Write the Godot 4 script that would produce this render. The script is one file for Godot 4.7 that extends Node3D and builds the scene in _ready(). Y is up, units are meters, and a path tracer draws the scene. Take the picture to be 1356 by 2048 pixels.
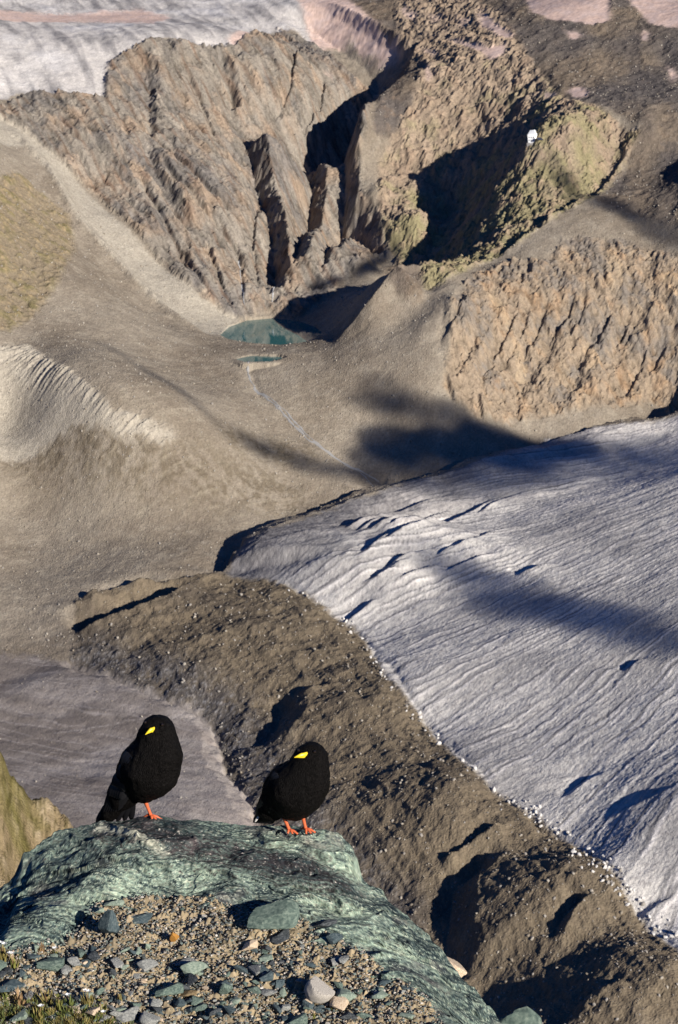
extends Node3D
# An alpine glacier valley seen from a high ledge; two black birds with yellow bills rest on a green boulder.
# x to the right, y up, forward is -z. "D" is the horizontal distance forward (D = -z), "a" the bearing x / D.

const FOCAL := 5268.0            # of the lens, in widths of a pixel of the photograph
const PITCH := 0.2792527         # 16 degrees down
const SUN_AZ := 50.0             # degrees behind the right-hand side
const SUN_EL := 19.5
const PX := 0.00122              # metres per pixel at the birds

var sun_dir := Vector3.ZERO
var rng := RandomNumberGenerator.new()
var M := {}

# ------------------------------------------------------------------ terrain state
const A0 := -0.150
const A1 := 0.150
const WING := 55                 # coarser columns that carry the valley on beyond either edge of the view
const MAIN := 700
const NC := MAIN + 2 * WING
var NR := 0
var rowD := PackedFloat32Array()
var H := PackedFloat32Array()          # base heights on the fine grid
var REG := PackedByteArray()           # region of each grid point
var WT: Array = []                     # softened weight of each region
var rows_out: Array = []
var nz: Array = []
const NREG := 12
const LAKE := [[438, 670], [455, 654], [490, 641], [545, 636], [598, 641], [634, 654], [650, 668], [614, 684], [560, 690], [500, 686], [455, 678]]
const LAKE_Y := -596.2
const POND := [[468, 718], [500, 711], [560, 713], [578, 717], [540, 723], [490, 724]]
const POND_Y := -598.6
const REG_NAME := ["moraine_slope", "rock_face", "rocky_knoll", "rock_wall", "glacier", "side_glacier", "medial_moraine", "upper_glacier", "snowfield", "grassy_hillside", "scree_slope", "gravel_slope"]
const REG_LABEL := [
	"brown moraine slopes falling from the lake to the white glacier", "tall grey brown rock face behind the small lake with a shadowed gully",
	"greenish bumpy rock knoll that carries the silver hut", "tan slab rock wall above the upper edge of the white glacier",
	"large white glacier with dark striations on the right", "smooth grey dirty glacier tongue behind the left bird",
	"dark brown debris ridge running along the near edge of the white glacier", "pale glacier tongue hanging above the rock face at the top left",
	"pinkish old snow patches along the top of the valley", "grassy hillside at the left above the gullied moraine bank",
	"pale scree band and gullied bank on the left moraine", "grey brown gravel slopes at the upper right"]

# ------------------------------------------------------------------ small helpers
func ray(u: float, v: float) -> Vector3:
	var sx := (u - 678.0) / FOCAL
	var sy := (1024.0 - v) / FOCAL
	return Vector3(sx, sy * cos(PITCH) - sin(PITCH), -sy * sin(PITCH) - cos(PITCH))

func bearing(u: float, v: float) -> float:
	var r := ray(u, v)
	return r.x / -r.z

func drop(u: float, v: float) -> float:      # height per metre forward, along the sight line
	var r := ray(u, v)
	return r.y / -r.z

func pt(u: float, v: float, D: float) -> Vector3:
	var r := ray(u, v)
	return r * (D / -r.z)

func numbered(called: String) -> String:
	if not has_node(NodePath(called)):
		return called
	var i := int(counts.get(called, 0)) + 1
	counts[called] = i
	return "%s_%03d" % [called, i]
var counts := {}

func tag(o: Node3D, label: String, category: String, group := "", kind := "") -> Node3D:
	o.set_meta("label", label)
	if category: o.set_meta("category", category)
	if group: o.set_meta("group", group)
	if kind: o.set_meta("kind", kind)
	return o

func thing(called: String, label: String, category: String, at := Vector3.ZERO, group := "") -> Node3D:
	var o := Node3D.new()
	o.name = numbered(called)
	add_child(o)
	o.position = at
	tag(o, label, category, group)
	return o

func obj(called: String, mesh: Mesh, mat: Material, parent: Node3D = null) -> MeshInstance3D:
	var o := MeshInstance3D.new()
	o.mesh = mesh
	o.material_override = mat
	if parent:
		o.name = called
		parent.add_child(o, true)
	else:
		o.name = numbered(called)
		add_child(o)
	return o

func mesh_of(P: PackedVector3Array, N: PackedVector3Array, I: PackedInt32Array, C := PackedColorArray()) -> ArrayMesh:
	var arr := []
	arr.resize(Mesh.ARRAY_MAX)
	arr[Mesh.ARRAY_VERTEX] = P
	arr[Mesh.ARRAY_NORMAL] = N
	if C.size(): arr[Mesh.ARRAY_COLOR] = C
	arr[Mesh.ARRAY_INDEX] = I
	var m := ArrayMesh.new()
	m.add_surface_from_arrays(Mesh.PRIMITIVE_TRIANGLES, arr)
	return m

func soft_normals(P: PackedVector3Array, I: PackedInt32Array) -> PackedVector3Array:
	var N := PackedVector3Array()
	N.resize(P.size())
	for k in range(0, I.size(), 3):
		var a := P[I[k]]
		var n := (P[I[k + 2]] - a).cross(P[I[k + 1]] - a)
		N[I[k]] += n
		N[I[k + 1]] += n
		N[I[k + 2]] += n
	for k in N.size():
		N[k] = N[k].normalized()
	return N

func noise(seed_: int, freq: float, oct := 3, kind := "fbm", gain := 0.5) -> FastNoiseLite:
	var n := FastNoiseLite.new()
	n.seed = seed_
	n.frequency = freq
	n.noise_type = FastNoiseLite.TYPE_SIMPLEX_SMOOTH if kind != "cell" else FastNoiseLite.TYPE_CELLULAR
	if kind == "cell":
		n.cellular_return_type = FastNoiseLite.RETURN_DISTANCE2_SUB
		n.fractal_type = FastNoiseLite.FRACTAL_NONE
		return n
	n.fractal_type = FastNoiseLite.FRACTAL_RIDGED if kind == "ridged" else FastNoiseLite.FRACTAL_FBM
	n.fractal_octaves = oct
	n.fractal_gain = gain
	return n

func rough(color: Color, r := 0.9) -> StandardMaterial3D:
	var m := StandardMaterial3D.new()
	m.albedo_color = color.linear_to_srgb()
	m.roughness = r
	return m

func painted(r := 0.95) -> StandardMaterial3D:
	var m := StandardMaterial3D.new()
	m.vertex_color_use_as_albedo = true
	m.vertex_color_is_srgb = true
	m.roughness = r
	m.specular_mode = BaseMaterial3D.SPECULAR_DISABLED
	return m

func painted_with(seed_: int, freq: float, kind: String, tile: float, relief: float) -> StandardMaterial3D:
	# the ground's own colours with fine grain and relief of a tile so many metres wide
	var m := painted()
	var t := NoiseTexture2D.new()
	t.width = 512
	t.height = 512
	t.seamless = true
	t.noise = noise(seed_, freq, 5, kind, 0.6)
	if kind == "cell":
		t.noise.domain_warp_enabled = true
		t.noise.domain_warp_amplitude = 12.0
		t.noise.domain_warp_frequency = 0.03
	m.heightmap_enabled = true
	m.heightmap_texture = t
	m.heightmap_scale = relief
	var c := NoiseTexture2D.new()
	c.width = 512
	c.height = 512
	c.seamless = true
	c.noise = noise(seed_ + 50, freq * 1.4, 5, "fbm", 0.68)
	var g := Gradient.new()
	g.offsets = PackedFloat32Array([0.25, 0.5, 0.72])
	g.colors = PackedColorArray([Color(0.80, 0.80, 0.80), Color(0.95, 0.95, 0.95), Color(1, 1, 1)])
	c.color_ramp = g
	m.albedo_texture = c
	m.uv1_triplanar = true
	m.uv1_world_triplanar = true
	m.uv1_scale = Vector3.ONE / tile
	return m

# ------------------------------------------------------------------ thin plate spline
class Spline:
	var px := PackedFloat64Array()
	var py := PackedFloat64Array()
	var w := PackedFloat64Array()
	static func kernel(r2: float) -> float:
		return 0.0 if r2 < 1e-12 else r2 * log(r2)
	func fit(X: PackedFloat64Array, Y: PackedFloat64Array, V: PackedFloat64Array, smooth: float) -> void:
		px = X
		py = Y
		var n := X.size()
		var m := n + 3
		var A: Array = []
		for i in m:
			var r := PackedFloat64Array()
			r.resize(m + 1)
			if i < n:
				for j in n:
					r[j] = kernel((X[i] - X[j]) ** 2 + (Y[i] - Y[j]) ** 2)
				r[i] += smooth
				r[n] = 1.0
				r[n + 1] = X[i]
				r[n + 2] = Y[i]
				r[m] = V[i]
			else:
				for j in n:
					r[j] = 1.0 if i == n else (X[j] if i == n + 1 else Y[j])
			A.append(r)
		for c in m:
			var best := c
			for i in range(c + 1, m):
				if absf(A[i][c]) > absf(A[best][c]): best = i
			var tmp: PackedFloat64Array = A[c]
			A[c] = A[best]
			A[best] = tmp
			var p: PackedFloat64Array = A[c]
			for i in range(c + 1, m):
				var r: PackedFloat64Array = A[i]
				var f := r[c] / p[c]
				if f == 0.0: continue
				for j in range(c, m + 1):
					r[j] -= f * p[j]
				A[i] = r
		w.resize(m)
		for c in range(m - 1, -1, -1):
			var p: PackedFloat64Array = A[c]
			var s := p[m]
			for j in range(c + 1, m):
				s -= p[j] * w[j]
			w[c] = s / p[c]
	func at(x: float, y: float) -> float:
		var n := px.size()
		var s := w[n] + w[n + 1] * x + w[n + 2] * y
		for i in n:
			var dx := x - px[i]
			var dy := y - py[i]
			var r2 := dx * dx + dy * dy
			if r2 > 1e-12:
				s += w[i] * r2 * log(r2)
		return s

# ------------------------------------------------------------------ main
func _ready() -> void:
	var t0 := Time.get_ticks_msec()
	# camera
	var cam := Camera3D.new()
	cam.name = "camera"
	add_child(cam)
	cam.rotation = Vector3(-PITCH, 0, 0)
	cam.fov = 22.0
	cam.near = 0.2
	cam.far = 20000.0
	var lens := CameraAttributesPhysical.new()
	lens.frustum_focal_length = 12.0 / tan(deg_to_rad(11.0))
	lens.frustum_focus_distance = 6.15
	lens.frustum_near = 0.2
	lens.frustum_far = 20000.0
	lens.exposure_aperture = 24.0
	cam.attributes = lens
	cam.current = true
	# sky and exposure
	var sky := ProceduralSkyMaterial.new()
	sky.sky_top_color = Color(0.09, 0.27, 0.54)
	sky.sky_horizon_color = Color(0.38, 0.56, 0.78)
	sky.sky_curve = 0.12
	sky.ground_bottom_color = Color(0.16, 0.15, 0.14)
	sky.ground_horizon_color = Color(0.25, 0.26, 0.28)
	sky.sun_angle_max = 1.0
	var env := Environment.new()
	env.background_mode = Environment.BG_SKY
	env.sky = Sky.new()
	env.sky.sky_material = sky
	env.background_energy_multiplier = 0.5
	env.tonemap_mode = Environment.TONE_MAPPER_LINEAR
	env.tonemap_exposure = 1.7
	env.sdfgi_enabled = true
	env.ssao_enabled = true
	env.ssil_enabled = true
	env.volumetric_fog_enabled = true
	env.volumetric_fog_density = 0.0
	var we := WorldEnvironment.new()
	we.name = "world_environment"
	we.environment = env
	add_child(we)
	# sun
	var az := deg_to_rad(SUN_AZ)
	var el := deg_to_rad(SUN_EL)
	sun_dir = Vector3(cos(az) * cos(el), sin(el), sin(az) * cos(el))
	var sun := DirectionalLight3D.new()
	sun.name = "sun"
	sun.light_color = Color(1.0, 0.97, 0.93)
	sun.light_energy = 1.6
	sun.light_angular_distance = 0.53
	sun.shadow_enabled = true
	sun.sky_mode = DirectionalLight3D.SKY_MODE_LIGHT_ONLY
	add_child(sun)
	sun.look_at_from_position(Vector3.ZERO, -sun_dir, Vector3.UP)

	rng.seed = 7
	materials()
	build_terrain()
	print("terrain %d ms" % (Time.get_ticks_msec() - t0))
	build_water()
	build_clouds()
	build_scatter()
	build_hut()
	print("valley %d ms" % (Time.get_ticks_msec() - t0))
	build_ledge()
	build_stones()
	build_plants()
	build_birds()
	print("all %d ms" % (Time.get_ticks_msec() - t0))

# ------------------------------------------------------------------ materials
func grain(seed_: int, freq: float, cols: Array, offs: Array, stretch := false, size := 256) -> NoiseTexture2D:
	var t := NoiseTexture2D.new()
	t.width = size
	t.height = size
	t.seamless = true
	t.noise = noise(seed_, freq, 5, "fbm", 0.62)
	if stretch:
		t.noise.domain_warp_enabled = true
		t.noise.domain_warp_amplitude = 22.0
		t.noise.domain_warp_frequency = 0.02
	var g := Gradient.new()
	g.offsets = PackedFloat32Array(offs)
	var cc := PackedColorArray()
	for c in cols: cc.append((c as Color).linear_to_srgb())
	g.colors = cc
	t.color_ramp = g
	return t

func stone_mat(seed_: int, cols: Array, scale := Vector3(0.9, 0.9, 0.9), freq := 0.02, rgh := 0.8) -> StandardMaterial3D:
	var m := StandardMaterial3D.new()
	m.albedo_texture = grain(seed_, freq, cols, [0.18, 0.42, 0.6, 0.82], true)
	m.uv1_triplanar = true
	m.uv1_scale = scale
	m.roughness = rgh
	m.metallic_specular = 0.3
	m.heightmap_enabled = false
	return m

func materials() -> void:
	M.green = stone_mat(11, [Color(0.035, 0.052, 0.046), Color(0.07, 0.10, 0.085), Color(0.105, 0.14, 0.115), Color(0.20, 0.235, 0.19)])
	M.pale_green = stone_mat(12, [Color(0.09, 0.125, 0.10), Color(0.15, 0.19, 0.15), Color(0.20, 0.24, 0.19), Color(0.30, 0.33, 0.27)])
	M.slate = stone_mat(13, [Color(0.018, 0.03, 0.035), Color(0.04, 0.06, 0.068), Color(0.07, 0.09, 0.095), Color(0.14, 0.165, 0.155)], Vector3(0.6, 2.2, 0.6))
	M.grey = stone_mat(14, [Color(0.08, 0.085, 0.085), Color(0.15, 0.155, 0.15), Color(0.21, 0.21, 0.19), Color(0.34, 0.34, 0.31)])
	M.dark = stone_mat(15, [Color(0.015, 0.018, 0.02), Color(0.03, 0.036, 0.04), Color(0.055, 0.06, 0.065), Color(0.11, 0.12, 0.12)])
	M.tan = stone_mat(16, [Color(0.26, 0.19, 0.12), Color(0.38, 0.29, 0.20), Color(0.45, 0.36, 0.26), Color(0.55, 0.47, 0.36)], Vector3(1.4, 1.4, 1.4))
	M.rust = stone_mat(17, [Color(0.10, 0.045, 0.012), Color(0.28, 0.13, 0.025), Color(0.36, 0.18, 0.04), Color(0.20, 0.09, 0.02)], Vector3(1.2, 1.2, 1.2))
	M.brown = stone_mat(18, [Color(0.05, 0.035, 0.02), Color(0.11, 0.078, 0.04), Color(0.15, 0.11, 0.06), Color(0.2, 0.16, 0.1)])
	M.white = stone_mat(19, [Color(0.10, 0.09, 0.08), Color(0.27, 0.245, 0.215), Color(0.35, 0.325, 0.285), Color(0.46, 0.43, 0.39)], Vector3(1.6, 1.6, 1.6), 0.035)
	M.far_rock = rough(Color(0.20, 0.17, 0.13))
	M.far_grey = rough(Color(0.24, 0.22, 0.195))
	M.far_pale = rough(Color(0.30, 0.27, 0.225))
	M.ice_block = rough(Color(0.48, 0.465, 0.445))
	M.paint = painted()
	M.rock = painted_with(31, 0.035, "ridged", 46.0, 45.0)
	M.rubble = painted_with(32, 0.06, "cell", 64.0, 70.0)
	M.ice = painted_with(33, 0.05, "fbm", 41.0, 45.0)
	M.turf = painted_with(34, 0.05, "fbm", 2.6, 9.0)
	M.feather = rough(Color(0.0085, 0.0078, 0.0075), 0.5)
	M.feather.metallic_specular = 0.14
	M.feather.albedo_texture = grain(36, 0.035, [Color(0.25, 0.25, 0.25), Color(0.5, 0.48, 0.47), Color(0.8, 0.77, 0.75), Color(1, 0.97, 0.95)], [0.3, 0.5, 0.62, 0.75])
	var plume := NoiseTexture2D.new()
	plume.width = 256
	plume.height = 256
	plume.seamless = true
	plume.noise = noise(35, 0.03, 4, "ridged", 0.6)
	M.feather.heightmap_enabled = true
	M.feather.heightmap_texture = plume
	M.feather.heightmap_scale = 0.45
	M.feather.uv1_triplanar = true
	M.feather.uv1_scale = Vector3(26.0, 11.0, 26.0)
	M.quill = rough(Color(0.008, 0.0078, 0.009), 0.36)
	M.quill.metallic_specular = 0.4
	M.quill.cull_mode = BaseMaterial3D.CULL_DISABLED
	M.bill = rough(Color(0.66, 0.50, 0.02), 0.35)
	M.leg = rough(Color(0.50, 0.11, 0.04), 0.5)
	M.claw = rough(Color(0.03, 0.025, 0.02), 0.4)
	M.eye = rough(Color(0.012, 0.008, 0.006), 0.08)
	M.pale_quill = rough(Color(0.55, 0.52, 0.47), 0.6)

# ------------------------------------------------------------------ terrain
# heights of the valley: each row is [u, v, y] for a place on the sight line u, v at height y below the ledge
const VALLEY_GLACIER := [[800, 980, -683], [1000, 950, -676], [1356, 820, -648], [1356, 950, -655], [1000, 1100, -678], [1356, 1100, -660], [700, 1150, -692], [560, 1090, -690], [460, 1140, -702],
	[720, 1260, -706], [1000, 1300, -690], [1356, 1300, -672], [850, 1440, -712], [1000, 1580, -714], [1356, 1600, -690], [1160, 1700, -720], [1356, 1850, -728], [1500, 1500, -680], [1500, 1100, -650], [1500, 850, -635],
	[480, 1165, -698], [600, 1245, -698], [750, 1410, -704], [900, 1570, -706], [1100, 1745, -712], [1300, 1930, -720], [250, 1200, -708], [180, 1300, -724], [400, 1330, -714],
	[450, 1450, -735], [550, 1550, -738], [700, 1700, -745], [850, 1850, -758], [1000, 2000, -768], [1500, 2150, -760], [700, 2100, -790], [300, 2000, -770], [-150, 1900, -760],
	[0, 1310, -728], [200, 1370, -731], [420, 1450, -736], [0, 1600, -735], [200, 1600, -738], [480, 1620, -742], [300, 1750, -746], [-150, 1400, -728]]
const VALLEY_LEFT := [[450, 1130, -700], [300, 1130, -697], [0, 1150, -704], [150, 1210, -710], [0, 1280, -725], [300, 1000, -668], [0, 1000, -671], [150, 900, -633], [0, 850, -626], [0, 740, -581], [0, 655, -552],
	[110, 730, -572], [110, 800, -597], [220, 815, -596], [420, 880, -629], [450, 1000, -676], [600, 1000, -686], [540, 1045, -693], [150, 690, -566], [300, 750, -588], [450, 800, -614], [560, 800, -622], [620, 900, -655],
	[700, 950, -672], [780, 970, -684], [495, 722, -599.5], [520, 790, -619], [600, 870, -646], [700, 930, -668], [440, 672, -595], [545, 637, -596], [560, 692, -595], [640, 668, -596], [540, 662, -601], [600, 704, -594],
	[0, 245, -406], [100, 340, -450], [150, 430, -490], [230, 520, -531], [310, 600, -566], [200, 380, -478], [330, 530, -544], [440, 610, -580], [50, 330, -440], [0, 400, -462], [0, 550, -517], [150, 560, -532],
	[250, 640, -564], [350, 720, -594], [-150, 300, -400], [-150, 550, -490], [-150, 750, -560], [-150, 1000, -650]]
const VALLEY_MIDDLE := [[700, 692, -585], [800, 640, -562], [850, 608, -548], [790, 548, -523], [740, 610, -549], [700, 662, -576], [700, 620, -570], [668, 655, -588], [655, 668, -595.5], [750, 560, -540], [720, 535, -556], [760, 515, -560], [750, 780, -614], [880, 750, -600], [900, 600, -540], [900, 850, -642], [1000, 855, -650],
	[1200, 815, -642], [1356, 770, -629], [1000, 700, -590], [1000, 560, -534], [960, 530, -525], [1200, 640, -571], [1200, 500, -511], [1200, 430, -483], [1356, 600, -554], [1356, 450, -489], [1280, 250, -407],
	[1180, 400, -473], [1080, 455, -494], [1356, 300, -432], [1356, 150, -369], [1356, 0, -302], [1200, 330, -447], [1150, 390, -472], [1150, 250, -404], [1240, 280, -424], [1100, 430, -485], [1000, 500, -515], [1065, 275, -419], [1050, 350, -455], [1010, 330, -455],
	[960, 430, -501], [930, 500, -531], [890, 470, -535], [860, 560, -565], [930, 345, -478], [900, 420, -518], [810, 528, -560], [830, 300, -458], [830, 420, -508], [800, 480, -541], [770, 350, -485], [1500, 700, -580], [1500, 300, -410], [1500, 0, -290]]
const VALLEY_BACK := [[740, 400, -508], [720, 340, -480], [730, 260, -438], [770, 190, -405], [830, 105, -366], [760, 60, -347], [640, 0, -322], [690, 300, -478], [640, 350, -498], [600, 450, -540], [640, 500, -560], [700, 500, -565],
	[560, 580, -573], [620, 200, -415], [700, 150, -394], [560, 300, -460], [490, 290, -457], [540, 420, -510], [550, 540, -558], [530, 600, -580], [400, 560, -555], [300, 470, -516], [480, 480, -529], [400, 400, -488],
	[430, 300, -452], [300, 280, -435], [250, 180, -388], [330, 100, -349], [450, 110, -360], [530, 80, -347], [600, 100, -369], [200, 300, -438], [100, 220, -399], [0, 180, -380], [0, 80, -335], [0, 0, -312],
	[200, 170, -380], [200, 50, -330], [400, 50, -333], [550, 30, -335], [300, 0, -322], [900, 60, -340], [900, 200, -405], [1000, 130, -366], [1100, 60, -330], [1100, 180, -385], [1200, 150, -370], [1000, 0, -312],
	[1200, 0, -300], [950, 280, -446], [300, -120, -270], [0, -120, -250], [700, -120, -280], [1050, -120, -280], [1400, -120, -250], [-150, 100, -330], [-150, -50, -280]]

func a_of(c: float) -> float:
	if c < WING: return A0 - 0.0033 * (WING - c)
	if c > WING + MAIN - 1: return A1 + 0.0033 * (c - WING - MAIN + 1)
	return lerpf(A0, A1, (c - WING) / float(MAIN - 1))

func col_of(a: float) -> float:
	if a < A0: return WING - (A0 - a) / 0.0033
	if a > A1: return WING + MAIN - 1 + (a - A1) / 0.0033
	return WING + (a - A0) / (A1 - A0) * (MAIN - 1)

func row_of(D: float) -> float:
	var lo := 0
	var hi := NR - 1
	while hi - lo > 1:
		var m := (lo + hi) >> 1
		if rowD[m] > D: hi = m
		else: lo = m
	return lo + (D - rowD[lo]) / (rowD[hi] - rowD[lo])

func height_at(x: float, D: float) -> float:
	var c := clampf(col_of(x / D), 0.0, NC - 1.001)
	var r := clampf(row_of(D), 0.0, NR - 1.001)
	var ci := int(c)
	var ri := int(r)
	var i := ri * NC + ci
	return lerpf(lerpf(H[i], H[i + 1], c - ci), lerpf(H[i + NC], H[i + NC + 1], c - ci), r - ri)

func ground_hit(u: float, v: float, near := 1450.0) -> Vector3:    # where the sight line u, v first meets the valley
	var a := bearing(u, v)
	var k := drop(u, v)
	var c := clampf(col_of(a), 0.0, NC - 1.001)
	var ci := int(c)
	var f := c - ci
	var was := 0.0
	var start := 0
	for r in NR:
		if rowD[r] < near: continue
		var i := r * NC + ci
		var gap := lerpf(H[i], H[i + 1], f) - k * rowD[r]
		if gap >= 0.0 and r > 0:
			var D := rowD[r]
			if was < 0.0:
				D = lerpf(rowD[r - 1], rowD[r], was / (was - gap))
			return Vector3(a * D, k * D, -D)
		was = gap
	var last := rowD[NR - 1]
	return Vector3(a * last, k * last, -last)

func plan(u: float, v: float) -> Vector2:
	var p := ground_hit(u, v)
	return Vector2(p.x, -p.z)

func ridge(path: Array, profile: Array, fade := 0.15) -> void:
	# raises or lowers the ground along a line: profile rows are [metres to the right of the line, change of height]
	var P: Array[Vector2] = []
	for q in path: P.append(plan(q[0], q[1]))
	var reach := 0.0
	for q in profile: reach = maxf(reach, absf(q[0]))
	var whole := P[-1] - P[0]
	var flip := 1.0 if -whole.y >= 0.0 else -1.0
	var total := 0.0
	for i in P.size() - 1: total += P[i].distance_to(P[i + 1])
	var loD := 1e9
	var hiD := 0.0
	for p in P:
		loD = minf(loD, p.y - reach)
		hiD = maxf(hiD, p.y + reach)
	var wob: FastNoiseLite = nz[0]
	for r in range(maxi(0, int(row_of(loD))), mini(NR - 1, int(row_of(hiD)) + 1) + 1):
		var D := rowD[r]
		var lox := 1e9
		var hix := -1e9
		for i in P.size() - 1:
			var a := P[i]
			var b := P[i + 1]
			if D < minf(a.y, b.y) - reach or D > maxf(a.y, b.y) + reach: continue
			lox = minf(lox, minf(a.x, b.x) - reach)
			hix = maxf(hix, maxf(a.x, b.x) + reach)
		if lox > hix: continue
		for c in range(maxi(0, int(col_of(lox / D))), mini(NC - 1, int(col_of(hix / D)) + 1) + 1):
			var q := Vector2(a_of(c) * D, D)
			var wj := wob.get_noise_2d(q.x * 2.0, q.y * 2.0) * reach * 0.05
			var best := 1e9
			var s := 0.0
			var at := 0.0
			var run := 0.0
			for i in P.size() - 1:
				var a := P[i]
				var ab := P[i + 1] - a
				var L := ab.length()
				var t := clampf((q - a).dot(ab) / (L * L), 0.0, 1.0)
				var off := q - a - ab * t
				var d := off.length()
				if d < best:
					best = d
					at = run + t * L
					s = d if off.dot(Vector2(-ab.y, ab.x)) * flip >= 0.0 else -d
				run += L
			if best >= reach: continue
			s += wj
			var dh := 0.0
			for k in profile.size() - 1:
				if s >= profile[k][0] and s <= profile[k + 1][0]:
					dh = lerpf(profile[k][1], profile[k + 1][1], (s - profile[k][0]) / (profile[k + 1][0] - profile[k][0]))
					break
			var e := at / total
			if fade > 0.0: dh *= smoothstep(0.0, fade, e) * smoothstep(0.0, fade, 1.0 - e)
			H[r * NC + c] += dh

func region(id: int, poly: Array, im: Image) -> void:
	var P: Array[Vector2] = []
	for q in poly:
		var g := plan(q[0], q[1])
		P.append(Vector2(col_of(bearing(q[0], q[1])), row_of(g.y)))
	var lo := 1e9
	var hi := -1e9
	for p in P:
		lo = minf(lo, p.y)
		hi = maxf(hi, p.y)
	for r in range(maxi(0, ceili(lo)), mini(NR - 1, floori(hi)) + 1):
		var xs: Array[float] = []
		for i in P.size():
			var a := P[i]
			var b := P[(i + 1) % P.size()]
			if (a.y <= r) != (b.y <= r):
				xs.append(a.x + (r - a.y) / (b.y - a.y) * (b.x - a.x))
		xs.sort()
		for i in range(0, xs.size() - 1, 2):
			var x0 := maxi(0, ceili(xs[i]))
			var x1 := mini(NC - 1, floori(xs[i + 1]))
			if x1 >= x0: im.fill_rect(Rect2i(x0, r, x1 - x0 + 1, 1), Color8(id, id, id))

func build_terrain() -> void:
	# rows closer together where steep faces look at the ledge
	var D := 1400.0
	while D < 4300.0:
		rowD.append(D)
		D *= 1.0 + (1.0 / 1050.0 if D < 2400.0 else 1.0 / 1800.0 if D < 2780.0 else 1.0 / 2500.0 if D < 3420.0 else 1.0 / 700.0)
	NR = rowD.size()
	nz = [noise(1, 1.0 / 60, 4), noise(2, 1.0 / 9, 3), noise(3, 1.0 / 45, 5, "ridged", 0.55), noise(4, 1.0, 4, "ridged", 0.5), noise(5, 1.0 / 22, 1, "cell"), noise(6, 1.0 / 9, 1, "cell"),
		noise(7, 1.0, 3), noise(8, 1.0 / 3.2, 2), noise(9, 1.0 / 150, 3), noise(10, 1.0, 2), noise(21, 1.0 / 25, 4, "fbm", 0.6), noise(22, 1.0 / 13, 1, "cell"), noise(23, 1.0 / 30, 1, "cell"), noise(24, 1.0, 1, "cell")]
	for k in [11, 12]: nz[k].cellular_return_type = FastNoiseLite.RETURN_CELL_VALUE
	# smooth base
	var X := PackedFloat64Array()
	var Y := PackedFloat64Array()
	var V := PackedFloat64Array()
	for set_ in [VALLEY_GLACIER, VALLEY_LEFT, VALLEY_MIDDLE, VALLEY_BACK]:
		for q in set_:
			var k := drop(q[0], q[1])
			var d: float = q[2] / k
			X.append(bearing(q[0], q[1]) * 8.0)
			Y.append(log(d / 2000.0) * 8.0)
			V.append(q[2])
	var sp := Spline.new()
	sp.fit(X, Y, V, 0.002)
	var gc := 84
	var gr := 170
	var coarse: Array = []
	coarse.resize(gr)
	var lo := log(rowD[0] / 2000.0) * 8.0
	var hi := log(rowD[NR - 1] / 2000.0) * 8.0
	var one := func(r: int) -> void:
		var line := PackedFloat32Array()
		line.resize(gc)
		for c in gc:
			line[c] = sp.at(lerpf(A0, A1, c / float(gc - 1)) * 8.0, lerpf(lo, hi, r / float(gr - 1)))
		coarse[r] = line
	var job := WorkerThreadPool.add_group_task(one, gr)
	WorkerThreadPool.wait_for_group_task_completion(job)
	H.resize(NR * NC)
	for r in NR:
		var g := clampf((log(rowD[r] / 2000.0) * 8.0 - lo) / (hi - lo) * (gr - 1), 0.0, gr - 1.001)
		var gi := int(g)
		var gf := g - gi
		var r0: PackedFloat32Array = coarse[maxi(gi - 1, 0)]
		var r1: PackedFloat32Array = coarse[gi]
		var r2: PackedFloat32Array = coarse[gi + 1]
		var r3: PackedFloat32Array = coarse[mini(gi + 2, gr - 1)]
		var line := PackedFloat32Array()
		line.resize(gc)
		for c in gc: line[c] = cubic_interpolate(r1[c], r2[c], r0[c], r3[c], gf)
		for c in NC:
			var a := a_of(c)
			var h := clampf((a - A0) / (A1 - A0) * (gc - 1), 0.0, gc - 1.001)
			var k := int(h)
			H[r * NC + c] = cubic_interpolate(line[k], line[k + 1], line[maxi(k - 1, 0)], line[mini(k + 2, gc - 1)], h - k)
			if a < A0: H[r * NC + c] += (A0 - a) * (A0 - a) * rowD[r] * 1.2
			elif a > A1: H[r * NC + c] += (a - A1) * (a - A1) * rowD[r] * 0.25
	carve()
	zone([[0, 890], [130, 900], [300, 935], [420, 960], [560, 985]])      # 0 dark rubble on the left slope
	zone([[180, 1310], [330, 1350], [440, 1420], [520, 1540], [640, 1700], [760, 1850]])      # 1 icy dark foot of the debris ridge
	zone([[110, 1467], [200, 1453], [295, 1438]])      # 2 to 5 clean ice veins of the side glacier
	zone([[345, 1436], [400, 1433]])
	zone([[185, 1507], [245, 1496]])
	zone([[100, 1541], [200, 1521]])
	zone([[475, 880], [540, 900], [600, 905]])      # 6 dark earth by the stream
	zone([[220, 1340], [330, 1385], [420, 1430]])      # 7 bright rim of the side glacier
	# regions
	var im := Image.create_empty(NC, NR, false, Image.FORMAT_L8)
	im.fill(Color8(0, 0, 0))
	lay_regions(im)
	REG = im.get_data()
	for r in NR:
		for c in WING + 6:
			REG[r * NC + c] = REG[r * NC + WING + 6]
			REG[r * NC + NC - 1 - c] = REG[r * NC + NC - 7 - WING]
	for k in NREG:
		var b := PackedByteArray()
		b.resize(NR * NC)
		WT.append(b)
	var split := func(k: int) -> void:
		var b := PackedByteArray()
		b.resize(NR * NC)
		for i in NR * NC:
			if REG[i] == k: b[i] = 255
		var g := Image.create_from_data(NC, NR, false, Image.FORMAT_L8, b)
		g.resize(NC / 5, NR / 5, Image.INTERPOLATE_LANCZOS)
		g.resize(NC, NR, Image.INTERPOLATE_BILINEAR)
		WT[k] = g.get_data()
	job = WorkerThreadPool.add_group_task(split, NREG)
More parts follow.
